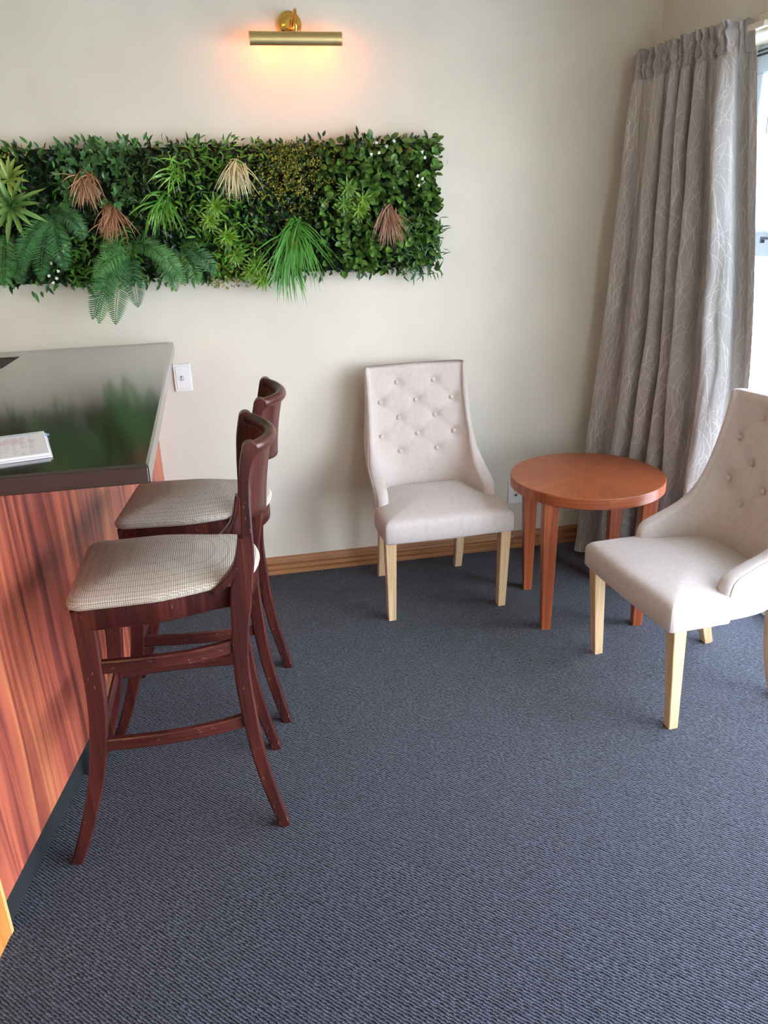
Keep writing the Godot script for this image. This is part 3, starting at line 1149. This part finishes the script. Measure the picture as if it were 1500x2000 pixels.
# ------------------------------------------------------------------ green wall
func leaf(st: SurfaceTool, p: Vector3, dir: Vector3, nrm: Vector3, L: float, W: float, fold: float, curl: float, col: Color, tipcol = null, round := false) -> void:
	dir = dir.normalized()
	var side := dir.cross(nrm).normalized()
	var n := side.cross(dir).normalized()
	var tc: Color = col if tipcol == null else tipcol
	var ts := [0.0, 0.3, 0.66, 1.0]
	var ws := [0.06, 0.92, 0.8, 0.0]
	if round:
		ts = [0.0, 0.3, 0.74, 1.0]
		ws = [0.12, 0.96, 0.92, 0.28]
	var c := []; var l := []; var r := []
	for k in 4:
		var q: Vector3 = p + dir * L * ts[k] - n * curl * L * ts[k] * ts[k]
		c.append(q)
		l.append(q - side * W * 0.5 * ws[k] + n * fold * W * ws[k])
		r.append(q + side * W * 0.5 * ws[k] + n * fold * W * ws[k])
	st.set_smooth_group(0xFFFFFFFF)
	for k in 3:
		var ca := col.lerp(tc, ts[k]); var cb := col.lerp(tc, ts[k + 1])
		for f in [[l[k], c[k], c[k + 1], l[k + 1]], [c[k], r[k], r[k + 1], c[k + 1]]]:
			cv(st, f[0], ca); cv(st, f[2], cb); cv(st, f[1], ca)
			if k < 2 or round:
				cv(st, f[0], ca); cv(st, f[3], cb); cv(st, f[2], cb)

func cv(st: SurfaceTool, p: Vector3, c: Color) -> void:
	st.set_color(c); st.add_vertex(p)

func blade(st: SurfaceTool, p: Vector3, dir: Vector3, L: float, W: float, droop: float, col: Color, tipcol: Color, seg := 5) -> void:
	dir = dir.normalized()
	var side := dir.cross(Vector3(rng.randfn(0, 0.3), rng.randfn(0, 0.3), 1)).normalized()
	var prev := p
	var d := dir
	st.set_smooth_group(0xFFFFFFFF)
	for k in seg:
		var f0 := float(k) / seg; var f1 := float(k + 1) / seg
		var nx := prev + d * L / seg
		d = (d + Vector3(0, -droop / seg, -droop * 0.25 / seg)).normalized()
		nx.z = max(nx.z, 0.012)
		var w0 := W * 0.5 * (1.0 - f0 * f0); var w1 := W * 0.5 * (1.0 - f1 * f1)
		var c0 := col.lerp(tipcol, f0); var c1 := col.lerp(tipcol, f1)
		cv(st, prev - side * w0, c0); cv(st, nx + side * w1, c1); cv(st, prev + side * w0, c0)
		if k < seg - 1:
			cv(st, prev - side * w0, c0); cv(st, nx - side * w1, c1); cv(st, nx + side * w1, c1)
		prev = nx

func lin(r: float, g: float, b: float) -> Color:
	return srgb(r, g, b).srgb_to_linear()

func tint(c: Color, amt := 0.25) -> Color:
	var k := 1.0 + rng.randf_range(-amt, amt)
	var y := rng.randf_range(-amt, amt) * 0.35
	return Color(clamp(c.r * k * (1.0 + y), 0, 1), clamp(c.g * k, 0, 1), clamp(c.b * k * (1.0 - y), 0, 1))

func out_dir(spread: float) -> Vector3:
	return Vector3(rng.randfn(0, spread), rng.randfn(0, spread), 1.0).normalized()

func frond(called: String, root: Vector3, dir: Vector3, L: float, W: float, droop: float, col: Color, parent: Node) -> void:
	var st := mb()
	var pts := [root]
	var d := dir.normalized()
	var n := 36
	for k in n:
		var q: Vector3 = pts[k] + d * L / n
		q.z = max(q.z, 0.015)
		pts.append(q)
		d = (d + Vector3(0, -droop / n, -droop * 0.3 / n)).normalized()
	for k in range(1, n + 1):
		var f := float(k) / n
		var t: Vector3 = (pts[k] - pts[k - 1]).normalized()
		var side := t.cross(Vector3(0.1, 0.3, 1)).normalized()
		var nrm := side.cross(t)
		var len := W * 0.62 * pow(sin(PI * clamp(0.12 + 0.86 * f, 0, 1)), 0.7)
		for m in 1:
			for s in [-1.0, 1.0]:
				var base: Vector3 = pts[k - 1].lerp(pts[k], m * 0.5)
				leaf(st, base, side * s + t * 0.45 + nrm * rng.randf_range(-0.2, 0.25), nrm, len, L / n * 0.68, 0.2, 0.15, tint(col, 0.3))
	for k in n:
		var t: Vector3 = (pts[k + 1] - pts[k]).normalized()
		var side := t.cross(Vector3(0, 0, 1)).normalized() * 0.0012
		cv(st, pts[k] - side, col * 0.7); cv(st, pts[k + 1] + side, col * 0.7); cv(st, pts[k] + side, col * 0.7)
		cv(st, pts[k] - side, col * 0.7); cv(st, pts[k + 1] - side, col * 0.7); cv(st, pts[k + 1] + side, col * 0.7)
	obj(called, st, M.leaf, parent)

func build_green_wall() -> void:
	rng.seed = 2024
	var X0 := -1.15
	var X1 := 0.862
	var Y0 := 1.325
	var Y1 := 1.788
	var t := thing("green_wall_panel", "artificial green wall panel of mixed leaves, ferns and grasses", "green wall", Vector3.ZERO)
	box("backing", Vector3(X0, Y0, 0.001), Vector3(X1, Y1, 0.022), 0.0, M.mesh_backing, t)
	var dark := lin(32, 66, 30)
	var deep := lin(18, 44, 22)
	var mid := lin(58, 112, 38)
	var bright := lin(86, 142, 44)
	var lime := lin(140, 168, 62)
	var fern := lin(46, 100, 58)
	var fernl := lin(92, 148, 74)
	# --- filler foliage, deep layer everywhere
	var st := mb()
	for k in 5200:
		var p := Vector3(rng.randf_range(X0, X1), rng.randf_range(Y0 - 0.005, Y1 + 0.005), rng.randf_range(0.018, 0.05))
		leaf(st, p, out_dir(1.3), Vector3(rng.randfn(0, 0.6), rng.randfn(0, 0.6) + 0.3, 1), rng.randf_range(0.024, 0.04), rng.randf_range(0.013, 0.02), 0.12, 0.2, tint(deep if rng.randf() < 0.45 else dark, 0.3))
	var o := obj("filler_foliage", st, M.leaf, t); o.set_meta("kind", "stuff")
	# --- boxwood at the right
	var proto := []
	for c in [tint(lin(44, 84, 38), 0.1), lin(34, 70, 36), lin(66, 112, 46), lin(52, 96, 40)]:
		st = mb()
		leaf(st, Vector3.ZERO, Vector3(0, 1, 0), Vector3(0, 0, 1), 0.033, 0.026, 0.16, 0.22, c * 0.9, lin(122, 160, 66).lerp(c, 0.4), true)
		st.generate_normals(); st.index()
		proto.append(st.commit())
	var singles := 0
	st = mb()
	for k in 1150:
		var x := rng.randf_range(0.40, X1 + 0.012)
		var y := rng.randf_range(Y0 - 0.008, Y1 + 0.018)
		if x < 0.47 and rng.randf() < 0.5: continue
		if y < 1.42 and x > 0.68 and rng.randf() < 0.7: continue
		var depth := rng.randf_range(0.04, 0.085) - 0.03 * smoothstep(0.84, 0.88, x)
		var d := out_dir(0.85) + Vector3(0, 0.1, 0) + Vector3(0.5, 0, 0) * smoothstep(0.8, 0.87, x)
		var nn := Vector3(rng.randfn(0, 0.5), rng.randfn(0, 0.4) + 0.7, 0.9)
		if depth > 0.067 - 0.03 * smoothstep(0.84, 0.88, x) and singles < 280:
			singles += 1
			var m := MeshInstance3D.new()
			m.name = "leaf"
			m.mesh = proto[rng.randi() % 4]
			m.material_override = M.leaf
			t.add_child(m, true)
			d = d.normalized()
			var sd := d.cross(nn).normalized()
			m.transform = Transform3D(Basis(sd, d, sd.cross(d)).scaled_local(Vector3.ONE * rng.randf_range(0.85, 1.2)), Vector3(x, y, depth))
		else:
			var c := tint([lin(44, 84, 38), lin(34, 70, 36), lin(66, 112, 46), lin(52, 96, 40)][rng.randi() % 4], 0.2)
			leaf(st, Vector3(x, y, depth), d, nn, rng.randf_range(0.026, 0.036), rng.randf_range(0.019, 0.026), 0.16, 0.22, c * 0.8, c.lerp(lin(118, 156, 64), 0.5), true)
	o = obj("boxwood_foliage", st, M.leaf, t); o.set_meta("kind", "stuff")
	# --- yellow-berried sprays
	st = mb()
	for k in 900:
		var x := rng.randfn(0.29, 0.085)
		var y := rng.randfn(1.70, 0.085)
		if y > Y1 + 0.012: y = rng.randf_range(1.7, Y1 + 0.012)
		if rng.randf() < 0.15: x = rng.randf_range(-0.05, 0.1); y = rng.randf_range(1.28, 1.42)
		if rng.randf() < 0.1: x = rng.randfn(-0.78, 0.06); y = rng.randf_range(1.68, 1.8)
		if x > 0.47: continue
		var p := Vector3(x, y, rng.randf_range(0.045, 0.085))
		var c := tint(lin(156, 146, 52) if rng.randf() < 0.45 else lin(92, 112, 42), 0.25)
		for q in 3:
			leaf(st, p + Vector3(rng.randfn(0, 0.004), rng.randfn(0, 0.004), 0), out_dir(1.0), Vector3(rng.randfn(0, 1), rng.randfn(0, 1), 1), 0.009, 0.007, 0.2, 0.2, c)
	o = obj("yellow_sprays", st, M.leaf, t); o.set_meta("kind", "stuff")
	# --- bright pointed foliage in the middle, spiky foliage at the lower right, mixed at the left
	st = mb()
	for k in 1900:
		var x: float; var y: float; var c: Color; var L := 0.036; var W := 0.010; var sp := 0.8; var zz := rng.randf_range(0.04, 0.085)
		var pick := rng.randf()
		if pick < 0.42:
			x = rng.randfn(0.02, 0.085); y = rng.randf_range(1.31, Y1 + 0.02); c = bright if rng.randf() < 0.45 else mid
			if x > 0.2: continue
		elif pick < 0.56:
			x = rng.randf_range(0.69, 0.885); y = rng.randf_range(1.29, 1.51); c = lin(44, 96, 50); W = 0.006; L = 0.04; sp = 1.1
		elif pick < 0.68:
			x = rng.randf_range(-0.33, -0.08); y = rng.randf_range(1.5, Y1 + 0.015); c = dark
		elif pick < 0.84:
			x = rng.randf_range(-0.56, -0.3); y = rng.randf_range(1.31, 1.5); c = mid
		elif pick < 0.92:
			x = rng.randf_range(0.14, 0.42); y = rng.randf_range(1.33, 1.55); c = dark; L = 0.024; W = 0.013
		else:
			x = rng.randf_range(X0, -0.55); y = rng.randf_range(1.32, Y1 + 0.01); c = mid
		leaf(st, Vector3(x, y, zz), out_dir(sp) + Vector3(0, 0.15, 0), Vector3(rng.randfn(0, 0.5), 0.7, 0.9), L * rng.randf_range(0.7, 1.25), W * rng.randf_range(0.8, 1.3), 0.15, 0.3, tint(c, 0.3), tint(c, 0.2).lerp(lime, 0.25))
	o = obj("pointed_foliage", st, M.leaf, t); o.set_meta("kind", "stuff")
	# --- ivy
	st = mb()
	for k in 120:
		var p := Vector3(rng.randf_range(-0.55, -0.28), rng.randf_range(1.58, Y1 + 0.02), rng.randf_range(0.05, 0.09))
		var d := out_dir(0.9)
		var nn := Vector3(rng.randfn(0, 0.4), 0.5, 1)
		var c := tint(lin(54, 104, 52), 0.3)
		var sd := d.cross(nn).normalized()
		for q in [[0.0, 1.0], [0.9, 0.75], [-0.9, 0.75]]:
			leaf(st, p, d + sd * q[0], nn, 0.034 * q[1], 0.017, 0.1, 0.2, c, c.lerp(lin(120, 150, 90), 0.3))
	o = obj("ivy_foliage", st, M.leaf, t); o.set_meta("kind", "stuff")
	# --- white flowers
	for c in [[0.622, 1.785], [0.66, 1.772], [0.69, 1.79], [0.6, 1.745], [0.63, 1.75], [0.8, 1.75], [0.81, 1.73], [0.78, 1.665], [0.80, 1.655], [0.805, 1.64], [0.785, 1.632], [-0.62, 1.40], [-0.60, 1.37], [-0.635, 1.355], [-0.61, 1.345], [-0.59, 1.42], [-0.56, 1.46], [-0.57, 1.44], [-0.625, 1.33]]:
		st = mb()
		var p := Vector3(c[0], c[1], 0.098)
		for q in 5:
			var a := TAU * q / 5.0 + rng.randf()
			leaf(st, p, Vector3(cos(a), sin(a), 0.4), Vector3(0, 0, 1), 0.0075, 0.0055, 0.1, 0.1, lin(226, 226, 214))
		obj("white_flower", st, M.leaf, t)
	# --- light green rosettes
	for c in [[0.505, 1.628, 0.05, lin(108, 152, 72)], [0.565, 1.585, 0.05, lin(118, 158, 60)], [0.548, 1.55, 0.055, lin(112, 152, 54)], [0.49, 1.575, 0.045, lin(92, 136, 56)], [0.13, 1.36, 0.06, lin(102, 150, 44)], [0.15, 1.31, 0.055, lin(112, 156, 46)], [0.03, 1.47, 0.055, lin(110, 158, 44)], [-0.005, 1.58, 0.055, lin(104, 150, 44)], [0.055, 1.40, 0.05, lin(96, 146, 46)], [0.105, 1.335, 0.05, lin(104, 146, 46)], [-0.03, 1.53, 0.05, lin(112, 156, 46)]]:
		st = mb()
		var p := Vector3(c[0], c[1], 0.075)
		for q in 26:
			var a := TAU * q * 0.382
			var f := q / 26.0
			leaf(st, p + Vector3(0, 0, 0.012 * (1.0 - f)), Vector3(cos(a) * (0.4 + f), sin(a) * (0.4 + f) - 0.25, 1.0 - 0.85 * f), Vector3(-cos(a), -sin(a), 1.2), c[2] * (0.6 + 0.5 * f), 0.010, 0.18, 0.25, tint(c[3], 0.18), tint(c[3], 0.1).lerp(lime, 0.3))
		obj("rosette", st, M.leaf, t)
	# --- spiky dracaena at the left
	st = mb()
	for q in 22:
		var a := TAU * q * 0.382 + 0.4
		var f := q / 22.0
		leaf(st, Vector3(-0.725, 1.598, 0.085), Vector3(cos(a) * (0.3 + f), sin(a) * (0.3 + f), 0.9 - 0.7 * f), Vector3(-cos(a) * 0.4, 0.6, 1), 0.075 + 0.07 * f, 0.021, 0.14, 0.22, tint(lin(74, 124, 58), 0.25), tint(lin(128, 158, 82), 0.15))
	obj("dracaena", st, M.leaf, t)
	st = mb()
	for q in 12:
		var a := TAU * q * 0.382
		leaf(st, Vector3(-0.72, 1.69, 0.07), Vector3(cos(a), sin(a) + 0.5, 0.5), Vector3(0, 0.6, 1), 0.08, 0.018, 0.14, 0.2, tint(lin(120, 150, 62), 0.2), lin(158, 172, 84))
	obj("dracaena", st, M.leaf, t)
	# --- coloured grass tufts
	for g in [[-0.455, 1.685, 0.11, lin(172, 126, 92), lin(196, 150, 116), 90], [-0.385, 1.575, 0.12, lin(158, 112, 82), lin(186, 138, 104), 90], [0.662, 1.545, 0.135, lin(150, 112, 90), lin(172, 130, 106), 120], [0.085, 1.715, 0.125, lin(196, 184, 136), lin(226, 216, 176), 110]]:
		st = mb()
		for k in g[5]:
			var root := Vector3(g[0] + rng.randfn(0, 0.014), g[1] + rng.randfn(0, 0.012), 0.085)
			blade(st, root, Vector3(rng.randfn(0, 0.5), -0.85 + rng.randfn(0, 0.33), 0.7), g[2] * rng.randf_range(0.55, 1.2), 0.0042, rng.randf_range(0.4, 1.5), tint(g[3], 0.22), tint(g[4], 0.2))
		obj("grass_tuft", st, M.leaf, t)
	# --- green grasses
	for g in [[0.29, 1.50, 0.24, lin(54, 124, 36), lin(104, 170, 72), 110, -0.75], [0.25, 1.40, 0.17, lin(50, 122, 34), lin(92, 164, 66), 100, -1.1], [-0.19, 1.60, 0.15, lin(66, 138, 40), lin(122, 176, 72), 60, -0.4], [-0.14, 1.70, 0.10, lin(96, 160, 50), lin(140, 188, 80), 40, 0.1]]:
		st = mb()
		for k in g[5]:
			var root := Vector3(g[0] + rng.randfn(0, 0.016), g[1] + rng.randfn(0, 0.018), 0.075)
			blade(st, root, Vector3(rng.randfn(-0.15, 0.5), g[6] - 0.1 + rng.randfn(0, 0.38), 0.6), g[2] * rng.randf_range(0.45, 1.15), 0.006, rng.randf_range(0.4, 1.6), tint(g[3], 0.25), tint(g[4], 0.2))
		obj("grass_tuft", st, M.leaf, t)
	# --- fern fronds
	for g in [[-0.35, 1.42, -0.75, -0.5, 0.30, 0.085, 1.1], [-0.36, 1.41, -0.35, -0.9, 0.27, 0.085, 0.9], [-0.34, 1.41, 0.1, -0.9, 0.20, 0.08, 1.0], [-0.37, 1.42, -0.6, -0.8, 0.29, 0.08, 0.9], [-0.33, 1.43, -0.9, 0.1, 0.2, 0.075, 1.2], [-0.33, 1.44, 0.7, 0.5, 0.2, 0.075, 1.6], [-0.31, 1.44, 0.9, 0.3, 0.24, 0.075, 1.8], [-0.28, 1.43, 1.0, 0.0, 0.22, 0.075, 1.6], [-0.25, 1.42, 0.6, -0.5, 0.18, 0.075, 1.2], [-0.15, 1.44, 0.9, 0.1, 0.2, 0.07, 1.7], [-0.14, 1.43, 0.4, -0.6, 0.16, 0.07, 1.0], [-0.17, 1.43, -0.3, -0.7, 0.15, 0.07, 1.0], [-0.36, 1.45, -0.3, 0.4, 0.16, 0.07, 1.5], [-0.60, 1.56, -0.9, -0.5, 0.22, 0.075, 1.1], [-0.60, 1.55, -0.4, -0.9, 0.24, 0.08, 1.0], [-0.59, 1.55, 0.2, -0.9, 0.2, 0.08, 1.0], [-0.60, 1.57, 0.9, 0.3, 0.17, 0.07, 1.4], [-0.66, 1.52, -0.6, -0.8, 0.22, 0.075, 0.9], [-0.76, 1.50, -0.2, -0.9, 0.2, 0.08, 0.9], [-0.55, 1.58, 0.6, -0.3, 0.15, 0.07, 1.2]]:
		frond("fern_frond", Vector3(g[0], g[1], 0.075), Vector3(g[2], g[3], 0.85), g[4], g[5], g[6], tint(fern.lerp(fernl, 0.3) if g[1] > 1.5 else fern.lerp(fernl, rng.randf()), 0.12), t)
	# --- stray sprigs over the top and bottom edges
	st = mb()
	for k in 190:
		var x := rng.randf_range(X0, 0.86) if k % 4 == 0 else clampf(-0.9 + 0.21 * (k % 9) + rng.randfn(0, 0.035), X0, 0.86)
		var top := rng.randf() < 0.5
		var p := Vector3(x, (Y1 if top else Y0) + rng.randfn(0, 0.012), rng.randf_range(0.03, 0.075))
		var c := tint(mid if x < 0.25 else dark, 0.3)
		leaf(st, p, Vector3(rng.randfn(0, 0.6), 1.0 if top else -1.0, rng.randf_range(0.0, 0.7)), Vector3(0, 0.2, 1), rng.randf_range(0.02, 0.042), 0.012, 0.12, 0.15, c)
	o = obj("edge_sprigs", st, M.leaf, t); o.set_meta("kind", "stuff")

# ------------------------------------------------------------------ picture light
func build_lamp() -> void:
	var t := thing("picture_light", "brass picture light glowing warm on the wall above the green panel", "wall lamp", Vector3(0.338, 2.12, 0.0))
	var st := mb()
	grain = 1
	var pl := Basis(Vector3.RIGHT, PI / 2.0)
	lathe(st, [Vector2(0.045, 0.0), Vector2(0.045, 0.006), Vector2(0.041, 0.012), Vector2(0.036, 0.013), Vector2(0.030, 0.019), Vector2(0.018, 0.023), Vector2(0.0, 0.024)], 40, Vector3(-0.01, 0.07, 0.001), pl)
	obj("wall_plate", st, M.brass, t)
	st = mb()
	tube(st, smooth_path([Vector3(-0.008, 0.052, 0.02), Vector3(-0.004, 0.056, 0.042), Vector3(0.0, 0.078, 0.065), Vector3(0.003, 0.098, 0.09), Vector3(0.003, 0.085, 0.112), Vector3(0.002, 0.05, 0.116), Vector3(0.0, 0.026, 0.11)], 28), 0.0055, 12)
	obj("arm", st, M.brass, t)
	# shade: three quarters of a tube, open towards the wall and down
	var axis := Vector3(0, 0.004, 0.104)
	var R := 0.0245
	var hl := 0.163
	var a0 := deg_to_rad(-62.0)
	var a1 := deg_to_rad(164.0)
	var P := []; var UV := []; var Q := []
	for s in [-1.0, 1.0]:
		var row := []; var uvr := []; var rq := []
		for k in 33:
			var a: float = lerp(a0, a1, k / 32.0)
			row.append(axis + Vector3(s * hl, sin(a) * R, cos(a) * R))
			rq.append(axis + Vector3(s * hl, sin(a) * (R - 0.0015), cos(a) * (R - 0.0015)))
			uvr.append(Vector2(s, k))
		P.append(row); UV.append(uvr); Q.append(rq)
	st = mb()
	sheet(st, P, UV, false)
	sheet(st, Q, UV, true)
	var sh := obj("shade", st, M.brass_satin, t)
	for s in [-1.0, 1.0]:
		st = mb()
		flat(st)
		var x: float = s * (hl + 0.0005)
		for k in 32:
			var b0: float = lerp(a0, a1, k / 32.0); var b1: float = lerp(a0, a1, (k + 1) / 32.0)
			var e: float = 0.0015 * s
			tri(st, axis + Vector3(x, 0, 0), axis + Vector3(x, sin(b0) * R, cos(b0) * R), axis + Vector3(x, sin(b1) * R, cos(b1) * R))
			tri(st, axis + Vector3(x + e, 0, 0), axis + Vector3(x + e, sin(b1) * R * 1.03, cos(b1) * R * 1.03), axis + Vector3(x + e, sin(b0) * R * 1.03, cos(b0) * R * 1.03))
			quad(st, axis + Vector3(x, sin(b0) * R * 1.03, cos(b0) * R * 1.03), axis + Vector3(x + e, sin(b0) * R * 1.03, cos(b0) * R * 1.03), axis + Vector3(x + e, sin(b1) * R * 1.03, cos(b1) * R * 1.03), axis + Vector3(x, sin(b1) * R * 1.03, cos(b1) * R * 1.03))
		obj("end_cap", st, M.brass_satin, sh)
	for x in [-0.092, 0.092]:
		st = mb()
		var bp := [Vector3(x - 0.042, 0.0, 0.1), Vector3(x - 0.039, 0.0, 0.1), Vector3(x - 0.034, 0.0, 0.1), Vector3(x + 0.034, 0.0, 0.1), Vector3(x + 0.039, 0.0, 0.1), Vector3(x + 0.042, 0.0, 0.1)]
		tube(st, bp, [0.004, 0.0085, 0.011, 0.011, 0.0085, 0.004], 14)
		obj("bulb", st, M.bulb, t)
		var l := OmniLight3D.new()
		l.name = "bulb_light"
		l.position = Vector3(x, 0.0, 0.1)
		l.light_color = srgb(255, 128, 34)
		l.light_energy = 0.026
		l.light_size = 0.012
		l.omni_range = 8.0
		l.omni_attenuation = 2.0
		l.shadow_enabled = true
		t.add_child(l)

# ------------------------------------------------------------------ small things
func build_small() -> void:
	# light switch
	var s := thing("light_switch", "white light switch plate on the wall beside the bar worktop", "switch", Vector3(-0.206, 0.929, 0.0))
	box("plate", Vector3(-0.035, -0.057, 0.0005), Vector3(0.035, 0.057, 0.009), 0.002, M.plastic, s)
	box("surround", Vector3(-0.027, -0.048, 0.009), Vector3(0.027, 0.048, 0.0102), 0.0006, M.plastic_grey, s)
	box("cover", Vector3(-0.0262, -0.0472, 0.0095), Vector3(0.0262, 0.0472, 0.0112), 0.001, M.plastic, s)
	box("rocker", Vector3(-0.007, -0.011, 0.0112), Vector3(0.007, 0.009, 0.0145), 0.001, M.plastic_grey, s)
	box("rocker_mark", Vector3(-0.0068, 0.003, 0.0146), Vector3(-0.003, 0.008, 0.0149), 0.0, M.socket_dark, s)
	# data socket low on the wall
	var d := thing("wall_socket", "white data socket plate low on the wall behind round table", "socket", Vector3(1.255, 0.285, 0.0))
	box("plate", Vector3(-0.036, -0.058, 0.0005), Vector3(0.036, 0.058, 0.009), 0.002, M.plastic, d)
	for k in 2:
		box("jack", Vector3(-0.010, 0.003 - k * 0.026, 0.009), Vector3(0.012, 0.021 - k * 0.026, 0.0105), 0.0006, M.plastic_grey, d)
		box("port", Vector3(-0.003, 0.006 - k * 0.026, 0.0105), Vector3(0.007, 0.015 - k * 0.026, 0.0109), 0.0, M.socket_dark, d)
	# screw hole left in the wall
	var st := mb()
	lathe(st, [Vector2(0.0045, 0.0), Vector2(0.004, 0.0015), Vector2(0.0, 0.002)], 12, Vector3.ZERO, Basis(Vector3.RIGHT, PI / 2.0))
	var sc := obj("wall_plug", st, M.plastic_grey)
	sc.position = Vector3(0.93, 1.72, 0.0002)
	tag(sc, "small grey filled plug hole in wall right of green panel", "wall plug")
	# booklet on the worktop
	var b := thing("booklet", "white printed booklet lying on the dark bar worktop", "booklet", Vector3(-0.512, 1.0755, 1.592), 0.25)
	st = mb()
	bx(st, Vector3(-0.15, 0.0, -0.105), Vector3(0.113, 0.0035, 0.105), 0.0)
	obj("page_block", st, M.paper, b)
	st = mb()
	bx(st, Vector3(-0.15, 0.0036, -0.108), Vector3(0.109, 0.0085, 0.099), 0.001)
	obj("cover_sheet", st, M.paper, b)
	# printed page: a small table of grey and pink columns
	var img := Image.create(256, 256, false, Image.FORMAT_RGB8)
	img.fill(srgb(240, 239, 244))
	rng.seed = 5
	img.fill_rect(Rect2i(120, 60, 90, 62), srgb(232, 220, 226))
	for r in 26:
		for c in 14:
			if rng.randf() < 0.72:
				var g := rng.randf_range(176, 222)
				img.fill_rect(Rect2i(14 + c * 16, 40 + r * 8, rng.randi_range(5, 13), 3), srgb(g, g - 4, g + 2))
	img.fill_rect(Rect2i(150, 8, 96, 14), srgb(186, 214, 236))
	var pm := mat(Color(1, 1, 1), 0.6)
	pm.albedo_texture = tex(img)
	st = mb()
	flat(st)
	var cs := [Vector3(-0.149, 0.0087, -0.106), Vector3(0.107, 0.0087, -0.106), Vector3(0.107, 0.0087, 0.097), Vector3(-0.149, 0.0087, 0.097)]
	var us := [Vector2(0, 0), Vector2(1, 0), Vector2(1, 1), Vector2(0, 1)]
	for k in [0, 1, 2, 0, 2, 3]:
		st.set_uv(us[k]); st.add_vertex(cs[k])
	obj("printed_page", st, pm, b)
	box("tab", Vector3(0.10, 0.0037, -0.092), Vector3(0.118, 0.0046, -0.078), 0.0, M.blue_tab, b)

# flush warm ceiling light over the room behind the camera: it tints the upper walls
func build_ceiling_light() -> void:
	var t := thing("ceiling_light", "round warm ceiling light over the room, outside the picture", "ceiling light", Vector3(-1.2, CEIL, 2.9))
	var st := mb()
	lathe(st, [Vector2(0.17, -0.03), Vector2(0.18, -0.025), Vector2(0.18, 0.0)], 40)
	obj("rim", st, M.plastic, t)
	st = mb()
	lathe(st, [Vector2(0.0, -0.055), Vector2(0.06, -0.052), Vector2(0.12, -0.044), Vector2(0.165, -0.03)], 40)
	var gm := mat(srgb(255, 236, 205), 0.5)
	gm.emission_enabled = true
	gm.emission = srgb(255, 214, 160)
	gm.emission_energy_multiplier = 2.0
	obj("diffuser", st, gm, t)
	var l := OmniLight3D.new()
	l.name = "ceiling_lamp"
	l.position = Vector3(0, -0.16, 0)
	l.light_color = srgb(255, 196, 128)
	l.light_energy = 0.35
	l.light_size = 0.1
	l.omni_range = 12.0
	l.omni_attenuation = 2.0
	l.shadow_enabled = true
	t.add_child(l)
